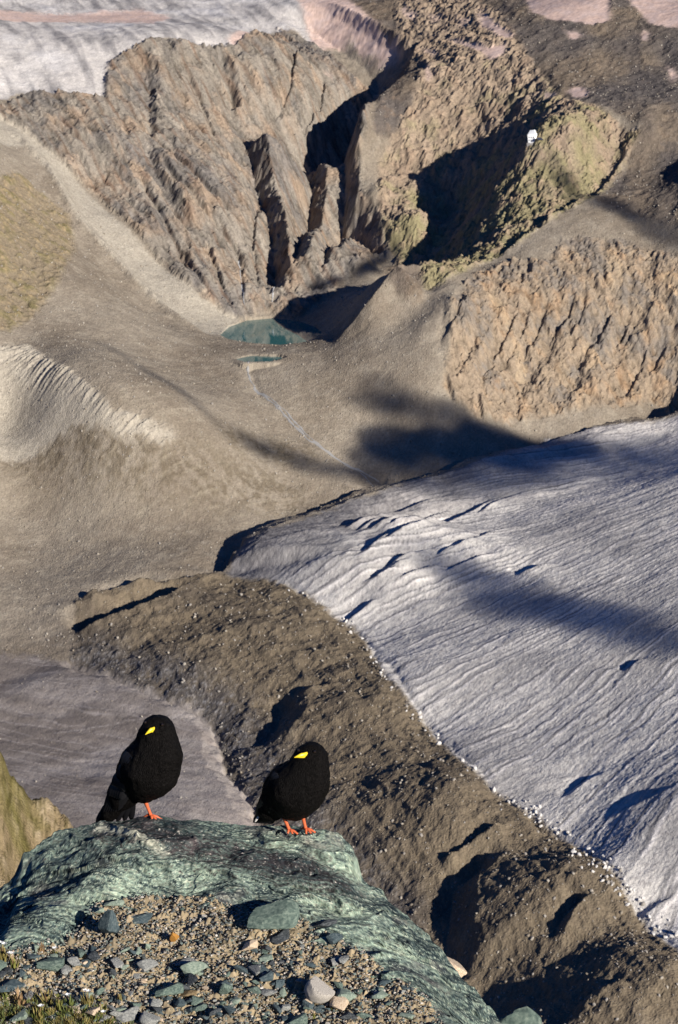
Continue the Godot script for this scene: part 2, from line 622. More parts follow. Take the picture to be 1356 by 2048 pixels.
	WorkerThreadPool.wait_for_group_task_completion(job)
	rows_out.resize(NR)
	job = WorkerThreadPool.add_group_task(shape_row, NR)
	WorkerThreadPool.wait_for_group_task_completion(job)
	# one mesh per region, sharing its border with its neighbours
	for r in NR:
		var hh: PackedFloat32Array = rows_out[r][0]
		for c in NC: H[r * NC + c] = hh[c]
	shore(LAKE, LAKE_Y, 22.0)
	shore(POND, POND_Y, 7.0)
	var made: Array = []
	made.resize(NREG)
	var norm: Array = []
	norm.resize(NR)
	var bend := func(r: int) -> void:
		var n := PackedVector3Array()
		n.resize(NC)
		var rp := mini(r + 1, NR - 1)
		var rm := maxi(r - 1, 0)
		var Dr := rowD[r]
		for c in NC:
			var cp := mini(c + 1, NC - 1)
			var cm := maxi(c - 1, 0)
			var a := a_of(c)
			var hx := (H[r * NC + cp] - H[r * NC + cm]) / ((a_of(cp) - a_of(cm)) * Dr)       # along x
			var hr := (H[rp * NC + c] - H[rm * NC + c]) / (rowD[rp] - rowD[rm])       # along the bearing
			var hd := hr - a * hx
			n[c] = Vector3(-hx, 1.0, hd).normalized()
		norm[r] = n
	job = WorkerThreadPool.add_group_task(bend, NR)
	WorkerThreadPool.wait_for_group_task_completion(job)
	var gather := func(k: int) -> void:
		var P := PackedVector3Array()
		var N := PackedVector3Array()
		var C := PackedColorArray()
		var I := PackedInt32Array()
		var here := PackedInt32Array()
		var next := PackedInt32Array()
		here.resize(NC)
		next.resize(NC)
		here.fill(-1)
		for r in NR - 1:
			next.fill(-1)
			var id0: PackedByteArray = rows_out[r][2]
			var any := false
			for c in NC - 1:
				if id0[c] != k: continue
				any = true
				for j in 4:
					var cc := c + (j & 1)
					var rr := r + (j >> 1)
					if (here[cc] if j < 2 else next[cc]) >= 0: continue
					if j < 2: here[cc] = P.size()
					else: next[cc] = P.size()
					var Dq := rowD[rr]
					P.append(Vector3(a_of(cc) * Dq, H[rr * NC + cc], -Dq))
					N.append(norm[rr][cc])
					C.append(rows_out[rr][1][cc])
				I.append_array(PackedInt32Array([here[c], next[c], next[c + 1], here[c], next[c + 1], here[c + 1]]))
			var t := here
			here = next
			next = t
		made[k] = [P, N, C, I]
	job = WorkerThreadPool.add_group_task(gather, NREG)
	WorkerThreadPool.wait_for_group_task_completion(job)
	for k in NREG:
		if made[k][0].size() == 0: continue
		var o := obj(REG_NAME[k], mesh_of(made[k][0], made[k][1], made[k][3], made[k][2]), [M.rubble, M.rock, M.rock, M.rock, M.ice, M.ice, M.rubble, M.ice, M.paint, M.rubble, M.rubble, M.rubble][k])
		tag(o, REG_LABEL[k], "", "", "structure")

func shore(ring: Array, level: float, reach: float) -> void:
	# a basin below the water and a low bank round it
	var P: Array[Vector2] = []
	for q in ring:
		var D := level / drop(q[0], q[1])
		P.append(Vector2(bearing(q[0], q[1]) * D, D))
	for r in NR:
		var D := rowD[r]
		if D < P[0].y - 200.0 or D > P[0].y + 200.0: continue
		for c in NC:
			var q := Vector2(a_of(c) * D, D)
			if absf(q.x - P[0].x) > 200.0: continue
			var d := 1e9
			var inside := false
			for i in P.size():
				var a := P[i]
				var b := P[(i + 1) % P.size()]
				var t := clampf((q - a).dot(b - a) / (b - a).length_squared(), 0.0, 1.0)
				d = minf(d, (q - a - (b - a) * t).length())
				if (a.y <= q.y) != (b.y <= q.y) and q.x < a.x + (q.y - a.y) / (b.y - a.y) * (b.x - a.x): inside = not inside
			var i := r * NC + c
			if inside and d > 1.5: H[i] = minf(H[i], level - 0.3 - 0.15 * d)
			elif d < reach: H[i] = maxf(H[i], level + (0.3 + 0.08 * d if not inside else -0.2) - maxf(0.0, d - 3.0) * 0.42)

func carve() -> void:
	# moraine crests, gullies and the glacier's rims
	ridge([[640, 0], [760, 60], [832, 105], [790, 175], [735, 250], [718, 330], [738, 400]], [[-90, 0], [-45, -20], [-12, -6], [0, 8], [12, 4], [50, 0]])
	ridge([[1290, 235], [1250, 310], [1190, 395], [1080, 455], [960, 530]], [[-30, 0], [-11, -5], [-3, -3], [0, 4], [12, 2], [60, 0]])
	ridge([[1035, 275], [960, 380], [930, 450], [880, 540]], [[-90, 0], [-40, -10], [-12, -4], [0, 1], [30, 1], [80, 0]])
	ridge([[0, 240], [100, 340], [150, 430], [230, 520], [310, 600], [430, 680]], [[-60, 0], [-30, -5], [-8, -1], [0, 6], [15, -3], [60, 0]])
	ridge([[660, 692], [700, 662], [745, 605], [792, 546], [850, 607]], [[-50, 0], [-18, -8], [0, 6], [16, 0], [50, 0]])
	ridge([[485, 285], [520, 375], [545, 470], [552, 600]], [[-60, 0], [-28, -8], [0, -20], [6, -4], [18, 24], [75, 0]])
	ridge([[600, 300], [625, 370], [615, 460], [585, 580]], [[-50, 0], [-22, -6], [0, -16], [6, 0], [18, 20], [60, 0]])
	ridge([[690, 300], [690, 390], [680, 480], [640, 575]], [[-50, 0], [-22, -6], [0, -16], [6, 0], [18, 18], [60, 0]])
	ridge([[730, 385], [762, 445], [790, 500]], [[-55, 0], [-22, -15], [0, 9], [20, 3], [50, 0]])
	ridge([[1090, 255], [1064, 280], [1035, 310]], [[-40, 0], [-12, 6], [12, 6], [40, 0]], 0.3)
	ridge([[440, 1150], [490, 1085], [560, 1052], [700, 1000], [760, 985], [950, 925], [1250, 845], [1400, 790]], [[-40, 0], [-10, -4], [-2, -6], [4, 8], [25, 15], [120, 0]], 0.03)
	ridge([[540, 1160], [720, 1270], [850, 1450], [1000, 1590], [1160, 1700], [1356, 1900]], [[-60, 0], [-22, 2], [-5, 1], [0, -1.2], [6, 0.6], [30, 2], [100, 0]], 0.05)
	ridge([[100, 1318], [220, 1352], [320, 1395], [400, 1425], [437, 1475], [455, 1545], [505, 1610], [560, 1750]], [[-110, 0], [-50, 7], [-14, 5], [-3, 0], [0, -5], [10, -2], [30, 0]], 0.08)
	ridge([[620, 1370], [615, 1420], [570, 1490]], [[-50, 0], [-24, -8], [0, 6], [40, 0]])
	ridge([[405, 1178], [300, 1225], [140, 1275]], [[-50, 0], [-20, -13], [0, 9], [14, 4], [50, 0]])
	ridge([[320, 1165], [240, 1180], [160, 1200]], [[-20, 0], [-7, -4], [0, 4], [20, 0]])
	ridge([[470, 1150], [380, 1165], [250, 1170]], [[-30, 0], [-10, -5], [0, 6], [30, 0]])
	ridge([[1040, 1700], [960, 1760], [950, 1850], [990, 1930]], [[-44, 0], [-19, -8], [0, 6], [40, 0]])
	ridge([[1010, 1655], [940, 1700], [880, 1730]], [[-20, 0], [-6, -4], [0, 4], [20, 0]])
	ridge([[1190, 1790], [1150, 1830], [1130, 1880]], [[-24, 0], [-9, -6], [0, 5], [24, 0]])
	ridge([[1260, 1960], [1180, 2000], [1150, 2050]], [[-24, 0], [-9, -3], [0, 3], [24, 0]])
	for q in [[[930, 985], [800, 1025], [690, 1065]], [[960, 1030], [800, 1075], [700, 1105]], [[880, 1065], [770, 1115], [715, 1160]], [[1010, 985], [900, 1050], [860, 1065]], [[900, 1110], [830, 1140], [740, 1180]],
			[[1220, 1540], [1170, 1570], [1125, 1602]], [[1370, 1570], [1280, 1610], [1200, 1650]], [[1110, 1125], [1060, 1145], [1030, 1155]], [[760, 1205], [720, 1230], [690, 1250]], [[1290, 1315], [1265, 1335], [1255, 1345]],
			[[1356, 1790], [1300, 1830], [1270, 1850]], [[860, 1010], [760, 1050], [650, 1075]]]:
		var low := 0.55 if q[0][1] > 1250 else 1.0
		ridge(q, [[-30, 0], [-7, -4.0 * low], [0, 4.5 * low], [12, 2.5 * low], [40, 0]], 0.35)
	ridge([[1305, 560], [1285, 620], [1240, 700], [1225, 750]], [[-24, 0], [0, -4], [6, 0], [12, 3], [34, 0]], 0.3)
	ridge([[1200, 600], [1180, 680], [1140, 800]], [[-20, 0], [0, -5], [5, 0], [14, 4], [40, 0]], 0.3)
	ridge([[1130, 610], [1090, 700], [1020, 800]], [[-26, 0], [0, -6], [8, 0], [18, 3], [40, 0]], 0.3)
	var crack := RandomNumberGenerator.new()
	crack.seed = 91
	for k in 12:
		var u := 930.0 + k * 36.0 + crack.randf_range(-14, 14)
		var v := crack.randf_range(560, 690)
		var run := crack.randf_range(70, 150)
		ridge([[u, v], [u - run * 0.18 + crack.randf_range(-6, 6), v + run * 0.5], [u - run * 0.5, v + run]], [[-9, 0], [0, -5], [3, 0], [9, 2.2], [20, 0]], 0.3)
	for k in 16:      # thin crevasses near the glacier's upper left rim
		var u := crack.randf_range(760, 1080)
		var v := crack.randf_range(1000, 1180) - (u - 760.0) * 0.1
		var run := crack.randf_range(50, 120)
		ridge([[u, v], [u - run * 0.55, v + run * 0.2 + crack.randf_range(-3, 3)], [u - run, v + run * 0.43]], [[-16, 0], [-4, -2.4], [0, 2.6], [8, 1.2], [22, 0]], 0.3)
	ridge([[905, 590], [900, 660], [895, 720]], [[-30, 0], [-8, -3], [0, 3], [18, 2], [40, 0]], 0.3)
	ridge([[895, 745], [905, 780], [915, 810]], [[-10, 0], [-3, -3], [0, 5], [6, 3], [12, 0]], 0.3)
	ridge([[955, 790], [965, 815], [970, 845]], [[-14, 0], [-3, -3], [0, 6], [8, 3], [16, 0]], 0.3)
	ridge([[430, 1160], [740, 1000]], [[-30, 0], [0, 2], [30, 8], [90, 20], [220, 0]], 0.3)
	ridge([[495, 722], [520, 790], [600, 870], [700, 930], [775, 968]], [[-16, 0], [-6, -1], [0, -3], [6, -1], [16, 0]], 0.02)
	ridge([[300, 280], [300, 180], [285, 110]], [[-24, 0], [0, -8], [8, 2], [18, 5], [40, 0]])
	ridge([[470, 230], [460, 170], [440, 110]], [[-30, 0], [0, -12], [10, 2], [22, 7], [50, 0]])
	for q in [[[310, 320], [400, 415], [470, 500], [530, 590]], [[270, 340], [330, 440], [390, 560]], [[470, 470], [482, 540], [486, 625]], [[410, 480], [440, 560], [455, 615]], [[360, 500], [400, 560], [415, 590]], [[350, 110], [400, 200], [440, 300]], [[250, 220], [330, 300], [420, 380], [500, 480]],
			[[600, 100], [580, 180], [540, 260]], [[650, 150], [640, 220], [600, 290]], [[60, 230], [160, 280], [260, 330]], [[520, 400], [505, 490], [520, 590]]]:
		ridge(q, [[-12, 0], [-3, -3], [0, -6.5], [3, 0], [10, 1.2], [22, 0]], 0.25)
	ridge([[380, 470], [350, 420], [310, 340], [290, 290]], [[-24, 0], [0, -7], [8, 2], [18, 4], [40, 0]])

func lay_regions(im: Image) -> void:
	region(11, [[640, -40], [1540, -40], [1540, 470], [1300, 440], [1190, 400], [1285, 250], [1150, 200], [1000, 180], [900, 250], [830, 280], [745, 260], [790, 160], [820, 110], [740, 60]], im)
	region(9, [[-140, 330], [40, 350], [100, 400], [140, 430], [150, 500], [120, 560], [60, 640], [20, 660], [-140, 650]], im)
	region(10, [[-140, 215], [0, 235], [60, 270], [130, 330], [200, 410], [300, 510], [400, 595], [480, 640], [440, 672], [380, 645], [310, 600], [230, 520], [150, 430], [100, 345], [50, 290], [-140, 240]], im)
	region(10, [[-140, 640], [60, 690], [110, 725], [220, 815], [300, 838], [360, 868], [330, 888], [250, 880], [150, 850], [-140, 840]], im)
	region(1, [[-140, 205], [60, 188], [210, 203], [215, 130], [300, 80], [440, 95], [560, 60], [640, 100], [700, 150], [770, 180], [735, 240], [715, 330], [735, 400], [800, 480], [780, 520], [700, 560], [590, 640], [540, 618], [480, 640], [400, 590], [300, 500], [200, 400], [130, 330], [60, 270], [0, 235], [-140, 215]], im)
	region(2, [[850, 130], [790, 40], [800, -10], [900, -20], [1000, 20], [1045, 90], [1075, 140], [1130, 200], [1250, 262], [1280, 265], [1250, 320], [1190, 395], [1080, 455], [960, 530], [900, 560], [850, 580], [790, 520], [770, 480], [755, 400], [755, 330], [785, 270], [830, 190]], im)
	region(11, [[770, 535], [795, 528], [845, 590], [850, 604], [815, 600], [780, 565]], im)
	region(3, [[905, 600], [950, 545], [1010, 525], [1090, 520], [1140, 475], [1250, 480], [1540, 500], [1540, 770], [1300, 800], [1200, 812], [1100, 828], [1000, 843], [950, 835], [885, 770], [900, 680]], im)
	region(7, [[-140, -40], [600, -40], [640, 50], [625, 95], [590, 60], [540, 65], [470, 95], [440, 95], [400, 95], [330, 75], [290, 85], [220, 120], [205, 200], [100, 190], [40, 185], [-140, 190]], im)
	for q in [[[-140, -5], [150, 28], [280, 18], [345, 35], [310, 46], [160, 42], [-140, 22]], [[560, -40], [640, -40], [760, 65], [812, 100], [770, 135], [720, 110], [700, 80], [630, 95], [610, 40]], [[1030, -40], [1220, -40], [1220, 45], [1180, 50], [1100, 40], [1060, 20]],
			[[1240, -40], [1540, -40], [1540, 60], [1300, 50]], [[1136, 184], [1150, 175], [1168, 177], [1180, 190], [1168, 196], [1145, 194]], [[1085, 185], [1115, 190], [1110, 198], [1088, 195]], [[955, 15], [985, 40], [1022, 68], [1000, 64], [965, 45]],
			[[975, 98], [1010, 85], [1012, 100], [1000, 116]], [[838, 90], [880, 108], [862, 112]], [[800, 15], [835, 28], [828, 40], [806, 30]], [[850, 25], [885, 38], [870, 44]], [[880, 55], [960, 90], [1000, 112], [985, 122], [940, 95]], [[945, 20], [1010, 60], [1030, 75], [1005, 78], [960, 45]], [[845, 130], [865, 150], [855, 168]], [[1130, 60], [1165, 66], [1160, 78], [1138, 76]], [[1280, 62], [1300, 66], [1296, 82], [1282, 80]], [[1330, 120], [1356, 150], [1350, 170]], [[640, 150], [672, 156], [660, 162]], [[905, 35], [945, 42], [930, 52]], [[455, 80], [480, 62], [520, 70], [470, 95]]]:
		region(8, q, im)
	region(4, [[446, 1146], [490, 1085], [560, 1052], [640, 1028], [700, 1000], [760, 985], [850, 955], [950, 925], [1100, 880], [1250, 845], [1540, 782], [1540, 1950], [1356, 1900], [1250, 1790], [1160, 1700], [1060, 1630], [1000, 1590], [930, 1530], [850, 1450], [770, 1350], [720, 1270], [640, 1210], [540, 1160]], im)
	region(6, [[446, 1146], [540, 1160], [640, 1210], [720, 1270], [770, 1350], [850, 1450], [930, 1530], [1000, 1590], [1060, 1630], [1160, 1700], [1250, 1790], [1356, 1900], [1540, 1950], [1540, 2400], [700, 2400], [560, 1800], [500, 1600], [450, 1540], [435, 1470], [400, 1425], [320, 1395], [220, 1350], [140, 1325], [150, 1270], [150, 1200], [250, 1170], [350, 1158]], im)
	region(5, [[-140, 1305], [60, 1310], [140, 1325], [220, 1350], [320, 1395], [400, 1425], [435, 1470], [450, 1540], [500, 1600], [560, 1800], [600, 2400], [-140, 2400]], im)

var zones: Array = []
func zone(path: Array) -> void:
	var P: Array[Vector2] = []
	for q in path: P.append(plan(q[0], q[1]))
	zones.append(P)

func off_zone(k: int, x: float, D: float) -> float:
	var P: Array[Vector2] = zones[k]
	var q := Vector2(x, D)
	var best := 1e9
	for i in P.size() - 1:
		var a := P[i]
		var ab := P[i + 1] - a
		best = minf(best, (q - a - ab * clampf((q - a).dot(ab) / ab.length_squared(), 0.0, 1.0)).length_squared())
	return sqrt(best)

func shape_row(r: int) -> void:
	var D := rowD[r]
	var hh := PackedFloat32Array()
	var cc := PackedColorArray()
	var ids := PackedByteArray()
	hh.resize(NC)
	cc.resize(NC)
	ids.resize(NC)
	var n0: FastNoiseLite = nz[0]
	var n1: FastNoiseLite = nz[1]
	var n2: FastNoiseLite = nz[2]
	var n3: FastNoiseLite = nz[3]
	var n4: FastNoiseLite = nz[4]
	var n5: FastNoiseLite = nz[5]
	var n6: FastNoiseLite = nz[6]
	var n7: FastNoiseLite = nz[7]
	var n8: FastNoiseLite = nz[8]
	var n9: FastNoiseLite = nz[9]
	var n10: FastNoiseLite = nz[10]
	var tone: FastNoiseLite = nz[11]
	var tone2: FastNoiseLite = nz[12]
	var shard: FastNoiseLite = nz[13]
	var W: Array[PackedByteArray] = []
	for k in NREG: W.append(WT[k])
	var step := 1000 if D < 2400.0 else 1600
	for c in NC:
		var x := a_of(c) * D
		var i := r * NC + c
		var big := n0.get_noise_2d(x, D)
		var mid := n1.get_noise_2d(x, D)
		var fine := n7.get_noise_2d(x, D)
		var wide := n8.get_noise_2d(x, D)
		var rag := n10.get_noise_2d(x, D)
		# ragged borders between the regions
		var wx := int((rag * 3.5 + mid * 3.0 + fine * 2.0) * 2000.0 / D)
		var wy := int((n10.get_noise_2d(x + 300.0, D) * 4.0 - mid * 3.0) * 1.2)
		var ci := clampi(c + wx, 0, NC - 1)
		var ri := clampi(r + wy, 0, NR - 1)
		var j := ri * NC + ci
		ids[c] = REG[j]
		var h := H[i]
		var dh := 0.0
		var col := Color(0, 0, 0)
		var sum := 0.0
		for k in NREG:
			var w := W[k][j] / 255.0
			if w < 0.02: continue
			# crisper than the softened weight
			w = w * w * (3.0 - 2.0 * w)
			var e := 0.0
			var q := Color(0.5, 0.5, 0.5)
			match k:
				0:    # moraine
					e = big * 1.6 + mid * 0.25 + fine * 0.25 + n6.get_noise_2d((x * 0.8 + D * 0.6) / 14.0, (x * 0.6 - D * 0.8) / 70.0) * 0.35
					q = Color(0.55, 0.513, 0.46)
					q = q.lerp(Color(0.475, 0.435, 0.385), clampf(wide * 1.6 + 0.35, 0.0, 1.0) * 0.7)
					q = q.lerp(Color(0.60, 0.57, 0.515), clampf(rag * 1.5, 0.0, 1.0) * 0.5)
					if x < 60.0 and D > 2200.0 and D < 2620.0:
						var z0 := exp(-pow(off_zone(0, x, D) / 34.0, 2.0)) * clampf(0.55 + rag * 1.5 + mid * 1.2, 0.0, 1.0)
						z0 = maxf(z0, exp(-pow(off_zone(6, x, D) / 22.0, 2.0)) * clampf(0.6 + rag * 1.5 + mid, 0.0, 1.0))
						q = q.lerp(Color(0.37, 0.335, 0.285), z0 * 0.75)
						e += z0 * (mid * 0.8 + fine * 0.4)
						q = q.lerp(Color(0.61, 0.575, 0.51), clampf(n6.get_noise_2d((x * 0.65 - D * 0.76) / 7.0, (x * 0.76 + D * 0.65) / 90.0) * 2.2 - 0.3, 0.0, 1.0) * 0.35)
				1:    # rock face: strata falling towards the lake
					var s1 := x * 0.54 - D * 0.84
					var s2 := x * 0.84 + D * 0.54
					var bend := rag * 9.0 + big * 14.0
					var lay := s2 / 17.0 + s1 / 160.0 + bend * 0.09
					var saw := lay - floorf(lay)
					var lay2 := s2 / 6.1 - s1 / 210.0 + bend * 0.2 + mid * 0.5
					var saw2 := lay2 - floorf(lay2)
					var st := n3.get_noise_2d(s1 / 110.0, s2 / 30.0)
					var rg := n2.get_noise_2d(x, D)
					var bm := (shard.get_noise_2d(s1 / 60.0 + rag * 0.35 + 5.0, s2 / 34.0 + mid * 0.1) + 1.0)
					var bl := (shard.get_noise_2d(s1 / 34.0 + mid * 0.25, s2 / 13.0 + fine * 0.1) + 1.0)
					e = st * 3.0 + rg * 2.4 + saw * 2.2 * (0.4 + st) + saw2 * 0.8 * (0.6 - rag) + minf(bl, 0.4) * 4.0 + minf(bm, 0.45) * 8.0 + mid * 0.4 + fine * 0.3
					var tn := tone.get_noise_2d(s1 * 0.35 + fine * 3.0, s2 + mid * 3.0)
					q = Color(0.53, 0.50, 0.46)
					q = q.lerp(Color(0.565, 0.485, 0.41), clampf(big * 1.8 + st * 0.5 + tn * 0.3, 0.0, 1.0) * 0.65)
					q = q.lerp(Color(0.43, 0.415, 0.405), clampf(wide * 1.5 + rag * 0.9 - tn * 0.4, 0.0, 1.0) * 0.7)
					q = q.lerp(Color(0.43, 0.345, 0.29), clampf(n6.get_noise_2d(s1 / 80.0, s2 / 12.0) * 2.0 - 0.3, 0.0, 1.0) * 0.6)
					q = q * (1.0 + tn * 0.07 - 0.2 * clampf(1.0 - bl * 9.0, 0.0, 1.0) - 0.2 * clampf(1.0 - bm * 14.0, 0.0, 1.0))
				2:    # rocky knoll
					var ce := (n4.get_noise_2d(x + mid * 9.0 + rag * 8.0, D * 0.8 + fine * 6.0) + 1.0)
					var cf := (n5.get_noise_2d(x + fine * 3.0, D * 0.8 + mid * 5.0) + 1.0)
					e = minf(ce, 0.4) * 8.5 + minf(cf, 0.5) * 2.6 + n2.get_noise_2d(x + 77.0, D) * 4.5 + rag * 4.0 + mid * 0.6 + fine * 0.5 - 3.0
					var tk := tone.get_noise_2d(x + mid * 5.0, D * 0.7 + fine * 4.0)
					q = Color(0.565, 0.505, 0.44)
					q = q.lerp(Color(0.50, 0.48, 0.36), clampf(big * 1.5 + 0.25 + (3110.0 - D) / 250.0 + tk * 0.4, 0.0, 1.0) * 0.75)
					q = q.lerp(Color(0.60, 0.52, 0.445), clampf(rag * 1.8 - tk * 0.4, 0.0, 1.0) * 0.7)
					q = q.lerp(Color(0.42, 0.39, 0.34), clampf(0.8 - ce * 9.0, 0.0, 1.0) * 0.5)
					q = q * (1.0 + tk * 0.06)
				3:    # slab wall
					var wb := rag * 8.0 + mid * 3.0
					var lay3 := (x + D * 0.3 + wb) / 15.0
					var saw3 := lay3 - floorf(lay3)
					var lay4 := (x - D * 0.15 + wb * 1.6) / 5.7
					var saw4 := lay4 - floorf(lay4)
					var f2 := (shard.get_noise_2d((x + D * 0.2 + mid * 4.0) / 9.0, D / 22.0 + fine * 0.2) + 1.0)
					var f3 := (shard.get_noise_2d((x + D * 0.25 + rag * 8.0) / 26.0 + 7.0, D / 60.0) + 1.0)
					e = saw3 * 3.6 * (0.5 + rag) + saw4 * 1.6 * (0.6 + big) + minf(f2, 0.5) * 4.4 + minf(f3, 0.5) * 8.5 + n2.get_noise_2d(x, D) * 2.0 + mid * 0.9 + fine * 0.6 - 4.5
					var tw := tone.get_noise_2d(x + D * 0.2 + mid * 5.0, D * 0.4)
					q = Color(0.575, 0.515, 0.445)
					q = q.lerp(Color(0.60, 0.49, 0.385), clampf(rag * 1.6 + tw * 0.35 + wide * 0.6, 0.0, 1.0) * 0.65)
					q = q.lerp(Color(0.45, 0.43, 0.41), clampf(big * 1.8 + mid * 0.8 + (D - 2690.0) / 200.0 - tw * 0.2, 0.0, 1.0) * 0.75)
					q = q * (1.0 - 0.2 * clampf(1.0 - f2 * 8.0, 0.0, 1.0) - 0.12 * clampf(1.0 - f3 * 12.0, 0.0, 1.0))
					q = q.lerp(Color(0.66, 0.59, 0.49), clampf(tw * 1.2 - 0.5, 0.0, 1.0) * 0.6)
				4:    # glacier: flow lines that fan out from the upper right
					var gx := x - 1028.0
					var gy := 2878.0 - D
					var th := atan2(gy, -gx) * 1280.0 + big * 1.5 + wide * 7.0
					var rr := sqrt(gx * gx + gy * gy) + big * 14.0
					var l1 := n9.get_noise_2d(th / 30.0, rr / 260.0)
					var l2 := n3.get_noise_2d(th / 7.0 + 9.0, rr / 160.0)
					var l3 := n9.get_noise_2d(th / 70.0, rr / 3.6)
					var l4 := n3.get_noise_2d(th / 17.0 + 30.0, rr / 480.0 + 5.0)
					e = l1 * 0.5 + l2 * 0.18 + maxf(l4, 0.1) * 0.42 + l3 * 0.2 + mid * 0.3 + fine * 0.4 + big * 1.6
					var side := ((x + 100.0) * 210.0 - (D - 2260.0) * 149.0) / 257.0
					var dirt := 1.0 - smoothstep(10.0, 150.0, side + big * 40.0)
					q = Color(0.80, 0.785, 0.76)
					q = q.lerp(Color(0.575, 0.565, 0.56), clampf(wide * 1.4 + 0.25 + rag * 0.5, 0.0, 1.0) * 0.6)
					q = q.lerp(Color(0.90, 0.87, 0.835), clampf(l1 * 1.3 + (D - 2250.0) / 350.0 - 0.1, 0.0, 1.0) * 0.6)
					q = q.lerp(Color(0.42, 0.405, 0.405), clampf(fine * 1.3 + mid * 1.1 - 0.05, 0.0, 1.0) * 0.6)
					q = q.lerp(Color(0.43, 0.42, 0.42), clampf(-l2 * 1.4 - 0.1, 0.0, 1.0) * 0.45)
					q = q.lerp(Color(0.88, 0.86, 0.84), clampf(l4 * 3.0 - 1.3, 0.0, 1.0) * 0.75)
					q = q.lerp(Color(0.40, 0.395, 0.40), clampf(n3.get_noise_2d((th + 2.5) / 17.0 + 30.0, rr / 480.0 + 5.0) * 3.0 - 1.5, 0.0, 1.0) * 0.7)
					q = q.lerp(Color(0.37, 0.36, 0.365), dirt * (0.62 + l3 * 0.3))
				5:    # dirty side glacier
					var m1 := n9.get_noise_2d((x * 0.35 + D * 0.94) / 26.0, (x * 0.94 - D * 0.35) / 260.0)
					e = m1 * 1.4 + mid * 0.5 + fine * 0.35 + big * 2.0
					var ss := n3.get_noise_2d((x * 0.35 + D * 0.94) / 17.0 + big * 0.4, (x * 0.94 - D * 0.35) / 300.0)
					e = e * 0.5 + ss * 0.2
					q = Color(0.625, 0.595, 0.57)
					q = q.lerp(Color(0.42, 0.39, 0.37), clampf(wide * 1.2 + big * 0.9 + m1 * 0.4 + 0.25 - (x + 150.0) / 90.0 * 0.5, 0.0, 1.0) * 0.7)
					q = q.lerp(Color(0.63, 0.59, 0.56), clampf((x + 120.0) / 55.0 + m1 * 0.6, 0.0, 1.0) * 0.85)
					q = q.lerp(Color(0.66, 0.63, 0.61), clampf(ss * 4.0 - 2.2, 0.0, 1.0) * 0.7)
					var vein := 1e9
					for zk in [2, 3, 4, 5]: vein = minf(vein, off_zone(zk, x, D + mid * 1.5))
					q = q.lerp(Color(0.72, 0.69, 0.665), exp(-pow(vein / 1.1, 2.0)) * clampf(0.8 + fine, 0.0, 1.0) * 0.8)
					q = q.lerp(Color(0.68, 0.65, 0.625), exp(-pow(off_zone(7, x, D) / 16.0, 2.0)) * 0.6)
					q = q.lerp(Color(0.27, 0.25, 0.245), clampf(fine * 1.5 + mid * 0.8 - 0.35, 0.0, 1.0) * 0.6)
				6:    # medial moraine
					e = big * 3.5 + n10.get_noise_2d(x, D) * 1.3 + minf((n4.get_noise_2d(x + rag * 9.0, D + mid * 6.0) + 1.0), 0.5) * 0.7 + mid * 0.6 + fine * 0.3 + n6.get_noise_2d((x * 0.93 + D * 0.36) / 13.0 + mid * 0.2, (x * 0.36 - D * 0.93) / 90.0) * 1.6
					q = Color(0.455, 0.412, 0.35)
					q = q.lerp(Color(0.335, 0.31, 0.285), clampf(wide * 1.2 + big * 0.6 + (1800.0 - D) / 900.0 - x / 300.0, 0.0, 1.0) * 0.75)
					if x < 60.0:
						var z1 := exp(-pow(off_zone(1, x, D) / 24.0, 2.0))
						q = q.lerp(Color(0.335, 0.325, 0.325), z1 * clampf(0.75 + rag, 0.0, 1.0))
						q = q.lerp(Color(0.55, 0.545, 0.545), z1 * clampf(fine * 1.6 + mid * 1.2 - 0.15, 0.0, 1.0) * 0.8)
					q = q.lerp(Color(0.50, 0.455, 0.385), clampf(rag * 1.4, 0.0, 1.0) * 0.5)
				7:    # upper glacier
					var u1 := n9.get_noise_2d((x * 0.8 + D * 0.3) / 22.0, (D * 0.8 - x * 0.3) / 130.0)
					e = big * 2.5 + u1 * 1.6 + mid * 0.4
					q = Color(0.745, 0.725, 0.705)
					q = q.lerp(Color(0.50, 0.49, 0.49), clampf(u1 * 1.6 + wide * 0.9 + n3.get_noise_2d((x * 0.9 + D * 0.2) / 9.0, D / 120.0) * 0.4 - 0.1, 0.0, 1.0) * 0.75)
					q = q.lerp(Color(0.83, 0.82, 0.815), clampf(-wide * 1.5 + big * 0.8, 0.0, 1.0) * 0.6)
				8:    # old snow
					e = big * 1.5 + mid * 0.3
					q = Color(0.75, 0.655, 0.605).lerp(Color(0.70, 0.625, 0.595), clampf(rag * 1.5 + 0.3, 0.0, 1.0))
				9:    # grass
					e = big * 4.0 + rag * 3.0 + mid * 1.4 + fine * 0.6
					q = Color(0.505, 0.46, 0.39)
					q = q.lerp(Color(0.40, 0.38, 0.255), clampf(rag * 1.8 + big + tone.get_noise_2d(x + mid * 6.0, D * 0.6) * 0.4, 0.0, 1.0) * 0.65)
					q = q.lerp(Color(0.58, 0.51, 0.40), clampf(mid * 1.5 + big * 0.8 - 0.1, 0.0, 1.0) * 0.8)
				10:   # scree
					e = big * 1.5 + mid * 0.3 + fine * 0.2
					if x < -120.0 and D < 2640.0 and D > 2380.0:      # rills down the gullied bank
						var c1 := x * 0.65 - D * 0.76
						var c2 := x * 0.76 + D * 0.65
						var rill := n3.get_noise_2d(c1 / 9.0 + mid * 0.12, c2 / 90.0)
						e += rill * 3.4 * smoothstep(2488.0, 2540.0, D + x + 300.0)
					q = Color(0.66, 0.63, 0.575).lerp(Color(0.59, 0.56, 0.51), clampf(rag + 0.4, 0.0, 1.0))
